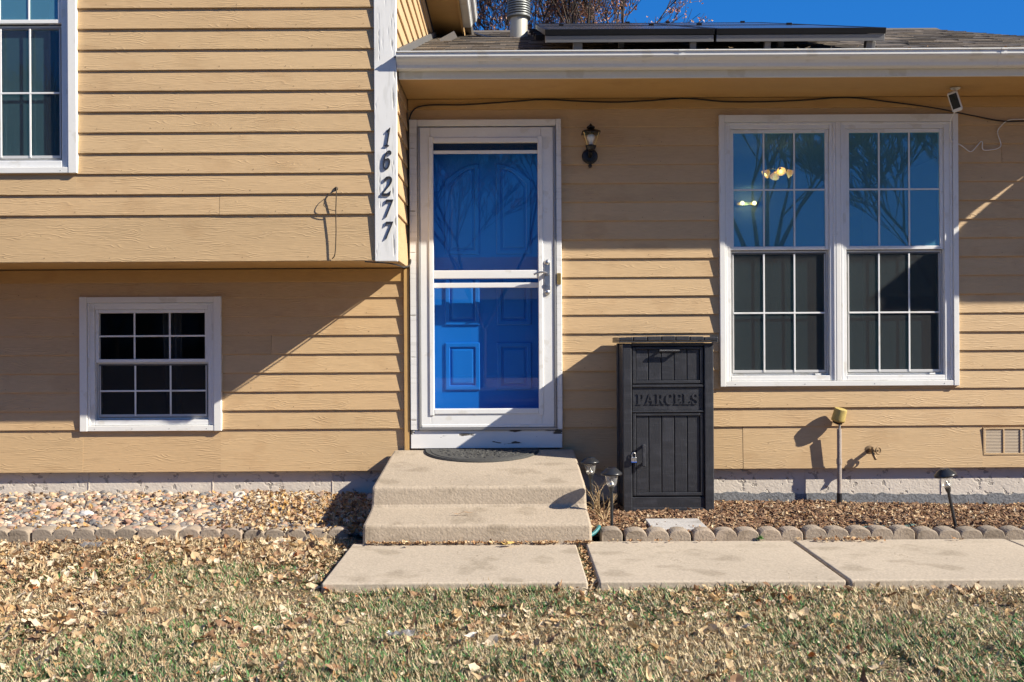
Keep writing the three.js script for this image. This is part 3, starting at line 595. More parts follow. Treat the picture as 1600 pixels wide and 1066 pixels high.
// ================================================================ scalloped edging blocks
function edging(x0, count, z, y, mat, label, group, turn = 0) {
  const w = 0.1195, s = new THREE.Shape(), h = 0.105, L = count * w;
  s.moveTo(0, -0.06); s.lineTo(L, -0.06); s.lineTo(L, h - 0.036);
  for (let k = count - 1; k >= 0; k--) for (let i = 1; i <= 10; i++) { const t = i / 10, a = Math.PI * t; s.lineTo(k * w + w / 2 + w / 2 * Math.cos(a) * 0.985, h - 0.036 + 0.036 * Math.pow(Math.sin(a), 0.75)); }
  const g = new THREE.ExtrudeGeometry(s, { depth: 0.085, bevelEnabled: true, bevelSize: 0.006, bevelThickness: 0.008, bevelSegments: 2, bevelOffset: -0.006 }).translate(-L / 2, 0, -0.067);
  const p = g.attributes.position;
  for (let i = 0; i < p.count; i++) { const x = p.getX(i) + x0, yy = p.getY(i); p.setZ(i, p.getZ(i) + 0.006 * (n2(x * 12, yy * 20, 6) - 0.5)); p.setY(i, yy + 0.006 * (n2(x * 14, p.getZ(i) * 30, 9) - 0.5)); }
  g.computeVertexNormals();
  const o = M('edging_block', uvm(g, x0, z), mat); o.position.set(x0 + L / 2, y, z); o.rotation.set(0.05 * (hsh(Math.round(x0 * 50) + 900, 3, 1) - 0.5), turn, 0.022 * (hsh(Math.round(x0 * 50) + 900, 7, 1) - 0.5));
  return tag(o, label, 'edging block', group);
}
{
  const gR = 'scalloped edging along the mulch bed', gL = 'scalloped edging along the gravel bed', zr = (x) => 1.284 + 0.003 * x;
  edging(0.475, 1, zr(0.5), 0.004, blockMat[1], 'single broken scallop of edging next to the stoop', gR, 0.04);
  edging(0.605, 3, zr(0.8), -0.002, blockMat[0], 'short three-scallop edging block in front of the stepping stone', gR, 0.015);
  ['scalloped edging block starting at the corner of the stepping stone', 'scalloped edging block below the wide window, by the slab joint', 'scalloped edging block in front of the teal hose scrap', 'scalloped edging block at the foot of the leaning path light', 'scalloped edging block farthest along the mulch bed from the stoop'].forEach((l, i) => edging(0.975 + i * 0.605, 5, zr(1.2 + i * 0.6), -0.002 + 0.006 * Math.sin(i * 2), blockMat[(i + 2) % 3], l, gR, -0.012 + 0.01 * Math.sin(i * 3)));
  ['scalloped edging block half buried in leaves beside the stoop', 'scalloped edging block of the gravel bed, second from the stoop', 'scalloped edging block of the gravel bed, third from the stoop', 'scalloped edging block of the gravel bed, fourth from the stoop', 'scalloped edging block of the gravel bed, farthest from the stoop'].forEach((l, i) => edging(-1.535 - i * 0.606, 5, 1.015 + 0.008 * Math.sin(i * 2.3), -0.030 - 0.010 * (i === 0), blockMat[(i * 2) % 3], l, gL, 0.012 * Math.sin(i * 4 + 1)));
}
// ================================================================ path lights
const lightBlack = std([0.02, 0.021, 0.024], { roughness: 0.32 }), dimple = phy([0.95, 0.95, 0.93], { transmission: 0.9, thickness: 0, roughness: 0.22, ior: 1.5 });
function pathLight(label, [x, y, z], lean) {
  const o = thing('path_light', label, 'path light', [x, y, z], 'solar path lights'); o.rotation.set(lean[0], 0, lean[1]);
  M('stake', [rod([0, -0.08, 0], [0, 0.245, 0], 0.0088, 0.0088, 12), rod([0, 0.225, 0], [0, 0.25, 0], 0.012, 0.017, 14)], lightBlack, o);
  M('glass_shade', lathe([[0.017, 0.25], [0.027, 0.262], [0.030, 0.28], [0.034, 0.30], [0.037, 0.318]], 20), dimple, o);
  M('reflector', lathe([[0.001, 0.252], [0.013, 0.254], [0.018, 0.266], [0.006, 0.275], [0.001, 0.29]], 14), nickel, o);
  M('cap', lathe([[0.001, 0.355], [0.026, 0.355], [0.030, 0.352], [0.044, 0.340], [0.058, 0.328], [0.060, 0.321], [0.057, 0.316], [0.036, 0.318], [0.001, 0.320]], 24), lightBlack, o);
  M('solar_cell', new THREE.CylinderGeometry(0.022, 0.022, 0.003, 8).translate(0, 0.3565, 0), phy([0.01, 0.014, 0.03], { roughness: 0.12 }), o);
}
pathLight('black solar path light standing upright between stoop and parcel box', [0.55, 0.066, 1.165], [0, 0]);
pathLight('black solar path light in the shade against the wall behind the dry shrub', [0.50, 0.045, 0.50], [-0.06, 0.05]);
pathLight('black solar path light leaning over at the bed edge below the wide window', [2.475, 0.055, 1.15], [0.02, 0.20]);
// ================================================================ dry shrub between stoop and parcel box
{
  const r = rng(23), list = [];
  const grow = (p, d, len, rad, n) => {
    const q = p.clone().addScaledVector(d, len); list.push(rod(p.toArray(), q.toArray(), rad, rad * 0.75, 5));
    if (n) for (let k = 0; k < 2 + (r() < 0.4); k++) grow(p.clone().lerp(q, 0.55 + r() * 0.45), d.clone().add(new THREE.Vector3(r() - 0.5, r() * 0.5 - 0.2, r() - 0.5).multiplyScalar(1.3)).normalize(), len * (0.55 + r() * 0.3), rad * 0.7, n - 1);
  };
  for (let k = 0; k < 8; k++) grow(new THREE.Vector3(0, 0, 0), new THREE.Vector3((r() - 0.5) * 1.5, 0.75 + r() * 0.5, (r() - 0.5) * 0.9).normalize(), 0.10 + r() * 0.07, 0.0042, 3);
  const o = M('dry_shrub', list, std([0.36, 0.26, 0.145], { roughness: 0.9 })); o.position.set(0.545, 0.05, 0.80); o.scale.setScalar(0.8);
  tag(o, 'leafless straw-coloured dry shrub squeezed between stoop and parcel box', 'shrub');
}
// ================================================================ fixtures on the walls
{
  const l = thing('wall_lantern', 'small black coach lantern with brass bars on the wall beside the storm door', 'lantern', [0.53, 2.29, 0.013]);
  const iron = std([0.010, 0.010, 0.011], { roughness: 0.38 });
  M('wall_plate', [lathe([[0.001, 0.016], [0.03, 0.015], [0.046, 0.012], [0.052, 0.004], [0.054, 0]], 24).rotateX(Math.PI / 2).translate(0, 0.078, 0), rod([0, 0.078, 0.008], [0, 0.10, 0.085], 0.016, 0.014, 10), rod([0, 0.018, 0.02], [0, 0.035, 0.015], 0.008, 0.018, 8), plain(new THREE.SphereGeometry(0.014, 10, 8).translate(0, 0.010, 0.022))], iron, l);
  const z = 0.095;
  M('base_cup', lathe([[0.001, 0.10], [0.014, 0.10], [0.030, 0.112], [0.036, 0.128], [0.036, 0.134], [0.001, 0.134]], 8).translate(0, 0, z), iron, l);
  for (let k = 0; k < 4; k++) { const a = Math.PI / 4 + k * Math.PI / 2; M('bar', rod([0.035 * Math.cos(a), 0.132, z + 0.035 * Math.sin(a)], [0.073 * Math.cos(a), 0.218, z + 0.073 * Math.sin(a)], 0.0032, 0.0032, 6), phy([0.75, 0.55, 0.25], { metalness: 1, roughness: 0.35 }), l); }
  for (let k = 0; k < 4; k++) { const g = new THREE.BufferGeometry(), a = Math.PI / 4 + k * Math.PI / 2, b = a + Math.PI / 2, q = (r, t, y) => [r * Math.cos(t), y, z + r * Math.sin(t)]; const A = q(0.034, a, 0.134), B = q(0.034, b, 0.134), C = q(0.071, b, 0.217), D = q(0.071, a, 0.217); g.setAttribute('position', new THREE.Float32BufferAttribute([...A, ...B, ...C, ...A, ...C, ...D], 3)); g.computeVertexNormals(); M('glass_pane', uvm(g), clearGlass, l); }
  M('bulb', lathe([[0.001, 0.135], [0.013, 0.138], [0.014, 0.155], [0.022, 0.172], [0.026, 0.186], [0.023, 0.201], [0.012, 0.210], [0.001, 0.212]], 18).translate(0, 0, z), std([0.82, 0.80, 0.74], { roughness: 0.35 }), l);
  M('roof_cap', lathe([[0.001, 0.250], [0.02, 0.244], [0.060, 0.230], [0.084, 0.219], [0.084, 0.212], [0.001, 0.213]], 4).rotateY(Math.PI / 4).translate(0, 0, z), iron, l);
  M('finial', lathe([[0.001, 0.280], [0.006, 0.274], [0.012, 0.266], [0.026, 0.258], [0.030, 0.250], [0.018, 0.246], [0.001, 0.244]], 10).translate(0, 0, z), iron, l);
}
{
  const c = thing('security_camera', 'small white security camera tilted down under the soffit above the wide window', 'camera', [2.885, 2.757, 0.25]);
  const wh = std([0.78, 0.76, 0.70], { roughness: 0.4 });
  M('mount', [lathe([[0.001, -0.018], [0.014, -0.016], [0.028, -0.008], [0.034, 0.0], [0.001, 0.0]], 20), rod([0, -0.012, 0], [-0.012, -0.045, 0.012], 0.008, 0.008, 10)], wh, c);
  const b = part('camera_body', c); b.scale.setScalar(1.2); b.position.set(-0.018, -0.096, 0.034); b.rotation.set(0.35, -0.42, 0.42);
  M('housing', new RoundedBoxGeometry(0.052, 0.112, 0.058, 3, 0.012), wh, b);
  M('front_panel', new RoundedBoxGeometry(0.040, 0.082, 0.006, 2, 0.003).translate(0, 0.004, 0.028), black, b);
  M('lens', new THREE.CylinderGeometry(0.010, 0.010, 0.004, 20).rotateX(Math.PI / 2).translate(0, 0.022, 0.0318), phy([0.01, 0.01, 0.015], { roughness: 0.08 }), b);
  const w = M('camera_cable', tube([[2.90, 2.630, 0.24], [2.905, 2.56, 0.13], [2.955, 2.455, 0.035], [3.02, 2.43, 0.022], [3.085, 2.385, 0.02], [3.10, 2.39, 0.02], [3.165, 2.455, 0.02], [3.17, 2.40, 0.02], [3.21, 2.395, 0.02], [3.29, 2.42, 0.02], [3.27, 2.52, 0.02], [3.30, 2.565, 0.022], [3.345, 2.595, 0.022], [3.46, 2.60, 0.022], [4.0, 2.62, 0.022]], 0.0035, 140, 6), wh);
  tag(w, 'thin white cord looping from the security camera across the siding', 'cable');
  const k = M('black_cable', tube([[-0.90, 1.622, 0.60], [-0.76, 1.612, 0.602], [-0.712, 1.608, 0.50], [-0.694, 1.618, 0.20], [-0.676, 1.66, 0.05], [-0.684, 1.78, 0.020], [-0.686, 2.1, 0.020], [-0.682, 2.5, 0.020], [-0.678, 2.64, 0.024], [-0.64, 2.695, 0.026], [-0.56, 2.715, 0.027], [-0.33, 2.717, 0.027], [-0.02, 2.735, 0.027], [0.226, 2.750, 0.027], [0.45, 2.738, 0.027], [0.70, 2.730, 0.027], [0.95, 2.74, 0.027], [1.172, 2.752, 0.027], [1.43, 2.73, 0.027], [1.7, 2.727, 0.027], [1.946, 2.735, 0.027], [2.268, 2.752, 0.027], [2.55, 2.72, 0.028], [2.848, 2.675, 0.036], [3.1, 2.625, 0.030], [3.32, 2.588, 0.022], [3.6, 2.60, 0.020], [4.05, 2.62, 0.020]], 0.0048, 260, 6), black);
  tag(k, 'black cable clipped wavily along the top of the wall above door and window', 'cable');
  const h = M('wire_hook', [tube([[-1.075, 2.075, 0.60], [-1.068, 2.066, 0.625], [-1.069, 2.0, 0.628], [-1.072, 1.93, 0.626], [-1.072, 1.78, 0.625], [-1.083, 1.655, 0.622], [-1.098, 1.640, 0.612]], 0.0032, 40, 6), tube([[-1.071, 1.93, 0.625], [-1.11, 1.94, 0.628], [-1.145, 1.965, 0.63], [-1.12, 2.02, 0.628], [-1.09, 2.048, 0.615]], 0.0022, 24, 5), plain(new THREE.SphereGeometry(0.012, 10, 8).translate(-1.072, 2.07, 0.605))], std([0.06, 0.045, 0.03], { roughness: 0.6, metalness: 0.4 }));
  tag(h, 'rusty bent wire hook dangling on the overhanging upper siding', 'hook');
}
{ // house number
  const dig = std([0.035, 0.036, 0.045], { roughness: 0.4, metalness: 0.3 });
  const lab = { 0: 'black metal digit 1, topmost on the white corner board', 1: 'black metal digit 6 on the white corner board', 2: 'black metal digit 2 in the middle of the white corner board', 3: 'upper black metal digit 7 on the white corner board', 4: 'lower black metal digit 7, last on the white corner board' };
  [['1', -0.775, 2.325, 0.036, 0.113], ['6', -0.79, 2.181, 0.055, 0.118], ['2', -0.793, 2.024, 0.066, 0.117], ['7', -0.783, 1.891, 0.055, 0.108], ['7', -0.784, 1.758, 0.055, 0.106]].forEach(([t, x, y, w, h], i) => {
    const g = word(t, w * 0.80, h, 0.008, thinFont); g.applyMatrix4(new THREE.Matrix4().set(1, 0.17, 0, 0, 0, 1, 0, 0, 0, 0, 1, 0, 0, 0, 0, 1)); g.computeVertexNormals();
    const o = M('house_number', g, dig); o.position.set(x, y, 0.6175); tag(o, lab[i], 'house number', 'house number digits');
  });
}
{ // utility pipe with yellow cap, hose tap
  const u = thing('capped_pipe', 'weathered upright pipe with a yellow cap in front of the siding', 'pipe', [2.178, -0.015, 0.068]); u.scale.setScalar(1.04);
  M('pipe', [rod([0, 0.10, 0], [0.001, 0.525, 0], 0.0145, 0.0145, 12), rod([0, 0.30, 0], [0, 0.335, 0], 0.0175, 0.0175, 12)], std([0.40, 0.34, 0.30], { roughness: 0.85, map: concreteMap, bumpMap: concreteBump, bumpScale: 0.003 }), u);
  M('pipe_foot', rod([0, -0.06, 0], [0, 0.115, 0], 0.0175, 0.0172, 12), black, u);
  M('neck', tube([[0.0, 0.52, 0], [0.004, 0.54, 0], [0.001, 0.56, 0.0], [-0.006, 0.585, 0]], 0.007, 12, 8), galv, u);
  const c = M('yellow_cap', lathe([[0.001, 0.086], [0.036, 0.084], [0.040, 0.080], [0.042, 0.02], [0.044, 0.012], [0.040, 0.0], [0.001, 0.002]], 24), std([0.50, 0.38, 0.12], { roughness: 0.6, map: concreteMap }), u); c.position.set(-0.008, 0.575, 0); c.rotation.set(0.18, 0, -0.2);
  M('collar', lathe([[0.001, 0.01], [0.033, 0.01], [0.030, -0.012], [0.01, -0.018], [0.001, -0.018]], 16).rotateZ(-0.2).rotateX(0.18).translate(-0.008, 0.573, 0), black, u);
  const h = thing('hose_tap', 'small corroded brass hose tap sticking out of the bottom siding board', 'tap', [2.40, 0.375, 0.010]);
  const old = phy([0.22, 0.15, 0.085], { metalness: 0.6, roughness: 0.6 });
  M('tap_body', [rod([0, 0.01, 0], [0, 0.005, 0.07], 0.012, 0.012, 10), rod([0, 0.008, 0.05], [0.012, -0.045, 0.085], 0.012, 0.010, 10), rod([-0.002, 0.0, 0.055], [0, 0.035, 0.060], 0.010, 0.008, 8), lathe([[0.001, 0.004], [0.03, 0.002], [0.03, -0.002], [0.001, -0.003]], 14).rotateX(Math.PI / 2).translate(0, 0.01, 0.002)], old, h);
  M('tap_wheel', [plain(new THREE.TorusGeometry(0.022, 0.005, 6, 16).rotateY(0.5).translate(0.034, 0.012, 0.07)), rod([0, 0.006, 0.06], [0.036, 0.012, 0.072], 0.006, 0.006, 8)], old, h);
}
// ================================================================ on the roof
{
  const pv = phy([0.05, 0.056, 0.07], { roughness: 0.2 }), fr = phy([0.02, 0.02, 0.023], { metalness: 0.5, roughness: 0.4 });
  const lab = ['black solar panel at the eave nearest the vent pipe', 'black solar panel at the eave above the wide window', 'black solar panel behind the one nearest the vent pipe', 'black solar panel behind the one above the wide window'];
  for (let row = 0; row < 2; row++) for (let col = 0; col < 2; col++) {
    const w = 1.09, L = 1.66, o = thing('solar_panel', lab[row * 2 + col], 'solar panel', [0.768 + col * 1.104, 3.096, 0.30], 'rooftop solar panels');
    o.rotation.x = Math.atan(0.331); o.translateZ(-row * 1.68);
    M('frame', [bx(-w / 2, w / 2, 0, 0.038, -0.028, 0, 0.002), bx(-w / 2, w / 2, 0, 0.038, -L, -L + 0.028, 0.002), bx(-w / 2, -w / 2 + 0.028, 0, 0.038, -L + 0.028, -0.028, 0.002), bx(w / 2 - 0.028, w / 2, 0, 0.038, -L + 0.028, -0.028, 0.002)], fr, o);
    M('cell_sheet', bx(-w / 2 + 0.028, w / 2 - 0.028, 0.024, 0.034, -L + 0.028, -0.028, 0), pv, o);
    for (const q of [-0.36, 0.36]) M('rail_clip', bx(q - 0.02, q + 0.02, 0.036, 0.052, -L - 0.012, -L + 0.02, 0.003), fr, o);
    if (!row) {
      M('skirt', bx(-w / 2 + 0.002, w / 2 - 0.002, -0.046, -0.002, -0.03, -0.006, 0.003), alu, o);
      M('foot', [bx(-0.03, 0.03, -0.13, -0.046, -0.07, -0.02, 0.003), bx(-0.045, 0.045, -0.14, -0.125, -0.13, 0.0, 0.003)].map((g) => g.translate(col ? 0.47 : -0.33, 0, -0.02)), alu, o);
      M('foot', [bx(-0.02, 0.02, -0.13, -0.046, -0.06, -0.02, 0.003)].map((g) => g.translate(col ? -0.2 : 0.42, 0, -0.02)), alu, o);
    }
    for (const q of [-0.5, -1.2]) M('rail', bx(-w / 2 - (col ? 0 : 0.05), w / 2 + (col ? 0.05 : 0), -0.042, -0.002, q - 0.02, q + 0.02, 0.003), fr, o);
    M('standoff', [-0.5, -1.2].map((q) => bx(-0.02, 0.02, -0.13, -0.042, q - 0.02, q + 0.02, 0.003)), alu, o);
  }
  const v = thing('vent_pipe', 'galvanized flue pipe with louvred cap on the lower roof', 'flue', [0.078, 3.80, -2.30]);
  M('pipe', lathe([[0.079, -0.05], [0.079, 0.27], [0.074, 0.27]], 28), std([0.46, 0.44, 0.37], { metalness: 0.3, roughness: 0.5 }), v);
  M('storm_collar', lathe([[0.081, 0.06], [0.12, 0.02], [0.122, 0.015], [0.081, 0.03]], 24), galv, v);
  const rings = []; for (let k = 0; k < 9; k++) rings.push(lathe([[0.098, 0.262 + k * 0.022], [0.106, 0.258 + k * 0.022], [0.104, 0.272 + k * 0.022], [0.098, 0.274 + k * 0.022], [0.098, 0.262 + k * 0.022]], 28));
  M('louvred_cap', [...rings, lathe([[0.001, 0.475], [0.06, 0.472], [0.11, 0.456], [0.11, 0.45], [0.001, 0.45]], 24), lathe([[0.078, 0.245], [0.108, 0.25], [0.110, 0.258], [0.078, 0.262]], 24)], std([0.22, 0.23, 0.22], { metalness: 0.5, roughness: 0.45 }), v);
  M('cap_core', lathe([[0.09, 0.25], [0.09, 0.45]], 24), std([0.05, 0.05, 0.05]), v);
}
// ================================================================ inside the rooms
{
  const glow = new THREE.MeshStandardMaterial({ color: lin(0.9, 0.75, 0.5), emissive: lin(1, 0.19, 0.02), emissiveIntensity: 0.85, roughness: 0.6 });
  const c = thing('chandelier', 'three-shade chandelier glowing warmly behind the wide window', 'chandelier', [2.28, 2.53, -1.8]); c.scale.setScalar(0.68);
  M('stem', [rod([0, 0.06, 0], [0, 0.30, 0], 0.008), plain(new THREE.SphereGeometry(0.03, 14, 10).translate(0, 0.07, 0))], brass, c);
  [[-0.135, 0.02, 0.02, 1.15], [0, 0.035, 0.12, 0], [0.135, 0.02, 0.02, -1.15], [0.0, 0.02, -0.13, 0]].forEach(([x, y, z, t]) => {
    M('arm', tube([[0, 0.07, 0], [x * 0.5, 0.09, z * 0.5], [x, y + 0.055, z]], 0.005, 12, 6), brass, c);
    const s = M('lamp_shade', lathe([[0.016, 0.03], [0.026, 0.022], [0.045, -0.012], [0.062, -0.045], [0.059, -0.045], [0.042, -0.012], [0.02, 0.02]], 20), glow, c); s.position.set(x, y + 0.02, z); s.rotation.set(z > 0.05 ? -0.9 : z < -0.05 ? 0.9 : 0, 0, -t * 0.75);
    M('bulb', new THREE.SphereGeometry(0.022, 12, 8).translate(x * 1.15, y - 0.005, z * 1.15), new THREE.MeshStandardMaterial({ color: 0xffffff, emissive: lin(1, 0.34, 0.07), emissiveIntensity: 5 }), c);
  });
  const pl = new THREE.PointLight(new THREE.Color(1, 0.72, 0.42), 0.05, 0, 2); pl.position.set(2.28, 2.40, -1.8); pl.castShadow = true; pl.shadow.radius = 3; scene.add(pl);
  const w = thing('wall_lamp', 'pair of small round bulbs glowing deep inside behind the wide window', 'lamp', [2.63, 2.645, -4.37]);
  M('lamp_bar', bx(-0.13, 0.13, -0.02, 0.02, -0.025, 0, 0.004), brass, w);
  for (const x of [-0.068, 0.068]) M('bulb', new THREE.SphereGeometry(0.024, 16, 12).translate(x, 0, 0.04), new THREE.MeshStandardMaterial({ color: 0xffffff, emissive: lin(1, 0.38, 0.11), emissiveIntensity: 5 }), w);
  const p2 = new THREE.PointLight(new THREE.Color(1, 0.74, 0.45), 0.03, 0, 2); p2.position.set(2.63, 2.645, -4.25); p2.castShadow = true; scene.add(p2);
  const d = thing('ceiling_lamp', 'amber ceiling lamp glimpsed at the top of the small low window', 'lamp', [-2.62, 1.47, -0.9]);
  M('lamp_bowl', lathe([[0.001, -0.05], [0.06, -0.04], [0.11, 0.0], [0.12, 0.03], [0.001, 0.03]], 20), new THREE.MeshStandardMaterial({ color: lin(0.8, 0.6, 0.3), emissive: lin(1, 0.6, 0.2), emissiveIntensity: 0.20 }), d);
  M('lamp_base', new THREE.CylinderGeometry(0.07, 0.07, 0.05, 18).translate(0, 0.055, 0), brass, d);
  // curtains
  const drape = (x0, x1, y0, y1, z, amp, waves, flare) => { const g = new THREE.PlaneGeometry(1, 1, 60, 12), p = g.attributes.position; for (let i = 0; i < p.count; i++) { const u = p.getX(i) + 0.5, v = p.getY(i) + 0.5; p.setXYZ(i, lerp(x0 + flare * Math.pow(1 - v, 1.3), x1, u), lerp(y0, y1, v), z + amp * Math.sin(u * waves * 6.28 + v * 1.2)); } g.computeVertexNormals(); return g; };
  const sheer = phy([0.13, 0.17, 0.24], { transmission: 0.4, thickness: 0, roughness: 1 });
  tag(M('curtain', drape(-2.90, -2.70, 2.1, 3.8, 0.40, 0.02, 5, -0.05), sheer), 'sheer bluish curtain hanging at the edge of the upper window', 'curtain');
  tag(M('curtain', drape(-2.50, -2.36, 0.4, 1.5, -0.42, 0.02, 3, 0.03), phy([0.16, 0.16, 0.16], { transmission: 0.3, thickness: 0, roughness: 1 })), 'narrow grey curtain in the middle of the small low window', 'curtain');
}

// ================================================================ ground cover (uncountable)
function scatter(name, label, geo, mat, count, place, seed) {
  const r = rng(seed), list = [], o3 = new THREE.Object3D();
  for (let i = 0; i < count; i++) { const q = place(r, o3); if (!q) continue; o3.updateMatrix(); list.push([o3.matrix.clone(), q]); }
  const im = new THREE.InstancedMesh(geo, mat, list.length);
  list.forEach(([m, c], i) => { im.setMatrixAt(i, m); im.setColorAt(i, c); });
  im.name = numbered(name); im.castShadow = im.receiveShadow = true; im.userData = { kind: 'stuff', label }; scene.add(im);
  return im;
}
const onLawn = (x, z) => (x < -0.9 ? z > 1.06 : x < -0.80 ? z > 1.42 && (x < -0.885 || z > 2.2) : z > 2.225) || (x > 0.343 && x < 0.383 && z > 1.36);
const half = (z) => (6.7 - z) * 0.515 + 0.7;
const tintOf = (r, c, v = 0.25) => { const k = 1 - v / 2 + r() * v; return lin(c[0] * k, c[1] * k, c[2] * k); };
const pick = (r, l) => l[Math.floor(r() * l.length)];

function tuft(seed, greenShare, flat, n = 15) {
  const r = rng(seed), pos = [], col = [];
  for (let b = 0; b < n; b++) {
    const a = r() * 6.28, rr = Math.sqrt(r()) * 0.03, x = rr * Math.cos(a), z = rr * Math.sin(a), h = 0.020 + r() * 0.038, w = 0.0014 + r() * 0.0014, d = r() * 6.28;
    const lean = Math.min(1.5, (0.5 + r() * 1.15) * flat), dx = Math.cos(d), dz = Math.sin(d), px = -dz * w, pz = dx * w;
    const q = [0, 0.55, 1].map((t) => { const s = h * t, th = lean * (0.78 + 0.22 * t); return [x + dx * s * Math.sin(th), Math.max(0.0015, s * Math.cos(th)), z + dz * s * Math.sin(th)]; });
    const [A, B, C] = q, L = (p, k) => [p[0] + px * k, p[1], p[2] + pz * k];
    pos.push(...L(A, -1), ...L(A, 1), ...L(B, 0.8), ...L(A, -1), ...L(B, 0.8), ...L(B, -0.8), ...L(B, -0.8), ...L(B, 0.8), ...C);
    const c = r() < greenShare ? [0.05 + r() * 0.06, 0.135 + r() * 0.085, 0.045 + r() * 0.04] : pick(r, [[0.42, 0.32, 0.18], [0.52, 0.42, 0.26], [0.30, 0.21, 0.11], [0.36, 0.29, 0.16], [0.22, 0.14, 0.07]]);
    for (let k = 0; k < 9; k++) col.push(...c);
  }
  const g = new THREE.BufferGeometry(); g.setAttribute('position', new THREE.Float32BufferAttribute(pos, 3)); g.setAttribute('color', new THREE.Float32BufferAttribute(col, 3));
  g.computeVertexNormals(); return g;
}
const grassMat = new THREE.MeshStandardMaterial({ color: 0xffffff, vertexColors: true, roughness: 0.85, side: THREE.DoubleSide });
const greenAt = (x, z) => clamp(0.47 + 2.4 * (n2(x * 1.7, z * 1.7, 61) - 0.5) + 0.26 * (z - 2.4) - (x < -0.9 ? 0.45 * smooth(2.3, 1.2, z) : 0));
const bareAt = (x, z) => smooth(0.60, 0.66, n2(x * 2.3, z * 2.3, 71)) > 0.5 || (x < -2.0 && x > -2.9 && z > 1.05 && z < 1.17) || (Math.hypot((x + 2.35) / 0.4, (z - 1.95) / 0.09) < 1);
for (const [seed, green, flat, lo, hi, n, word_] of [[1, 0.85, 1.3, 0.45, 9, 17000, 'short green lawn grass growing in patches'], [2, 0.8, 1.15, 0.5, 9, 9000, 'taller green lawn grass growing in patches'], [3, 0.4, 1.5, 0.18, 0.75, 26000, 'half dormant lawn grass, green mixed with straw'], [4, 0.06, 1.6, -1, 0.55, 22000, 'dormant straw-coloured lawn grass'], [5, 0.10, 1.3, -9, 9, 14000, 'flattened dry thatch between the grass']]) {
  scatter('lawn_grass', word_, tuft(seed, green, flat, seed === 5 ? 11 : 15), grassMat, n * 2.6, (r, o) => {
    const z = 1.04 + r() * 3.3, x = (r() * 2 - 1) * half(z); if (!onLawn(x, z)) return null;
    const g = greenAt(x, z) + (r() - 0.5) * 0.25; if (g < lo || g > hi) return null;
    if (bareAt(x, z) && r() < 0.85) return null;
    const edge = x > -0.9 && z < 2.32 ? 1.15 : 1;
    o.position.set(x, lawnY(x, z) - 0.001, z); o.rotation.set(0, r() * 6.28, 0); const s = (seed === 2 ? 0.85 : 0.55) + r() * 0.42; o.scale.set(s, s * edge, s);
    return tintOf(r, [1, 1, 1], 0.4);
  }, 900 + seed);
}
scatter('lawn_grass', 'sparser lawn grass nearer the street', tuft(8, 0.5, 1, 16), grassMat, 14000, (r, o) => { const z = 4.3 + r() * 4.4, x = (r() * 2 - 1) * 6; o.position.set(x, lawnY(x, z) - 0.001, z); o.rotation.set(0, r() * 6.28, 0); o.scale.setScalar(1.3 + r() * 0.8); return tintOf(r, [1, 1, 1], 0.4); }, 77);

// fallen leaves: three curled shapes
function leafGeo(seed, ratio, curl) {
  const r = rng(seed), N = 7, pos = [], L = [], Rr = [], mid = [];
  for (let i = 0; i <= N; i++) {
    const t = i / N, w = ratio * Math.pow(Math.sin(Math.PI * Math.pow(t, 0.85)), 0.8) * (0.8 + 0.35 * r()) * 0.5, y = curl * (t - 0.5) * (t - 0.5) * 1.6 + 0.05 * Math.sin(t * 9 + seed);
    mid.push([t - 0.5, y, 0.05 * Math.sin(t * 5)]); const c = curl * (0.35 + 0.7 * r());
    L.push([t - 0.5 + 0.04 * (r() - 0.5), y + w * c * 1.3, w]); Rr.push([t - 0.5 + 0.04 * (r() - 0.5), y + w * c * 1.3 * (r() < 0.3 ? -0.5 : 1), -w]);
  }
  for (let i = 0; i < N; i++) pos.push(...mid[i], ...L[i], ...L[i + 1], ...mid[i], ...L[i + 1], ...mid[i + 1], ...Rr[i], ...mid[i], ...mid[i + 1], ...Rr[i], ...mid[i + 1], ...Rr[i + 1]);
  const g = new THREE.BufferGeometry(); g.setAttribute('position', new THREE.Float32BufferAttribute(pos, 3)); g.computeVertexNormals(); return g;
}
const leafMat = phy([1, 1, 1], { roughness: 0.8, transmission: 0.18, thickness: 0, side: THREE.DoubleSide });
const leafCols = [[0.50, 0.36, 0.20], [0.40, 0.25, 0.125], [0.58, 0.45, 0.28], [0.28, 0.155, 0.075], [0.45, 0.28, 0.12], [0.53, 0.39, 0.22], [0.22, 0.12, 0.06], [0.62, 0.51, 0.36]];
const leafDensity = (x, z) => clamp((x < -0.6 ? 0.24 + 0.9 * smooth(2.5, 1.15, z) : 0.06 + 0.14 * smooth(2.8, 2.25, z)) * (0.25 + 5.5 * Math.pow(n2(x * 2.2, z * 2.2, 91), 3)));
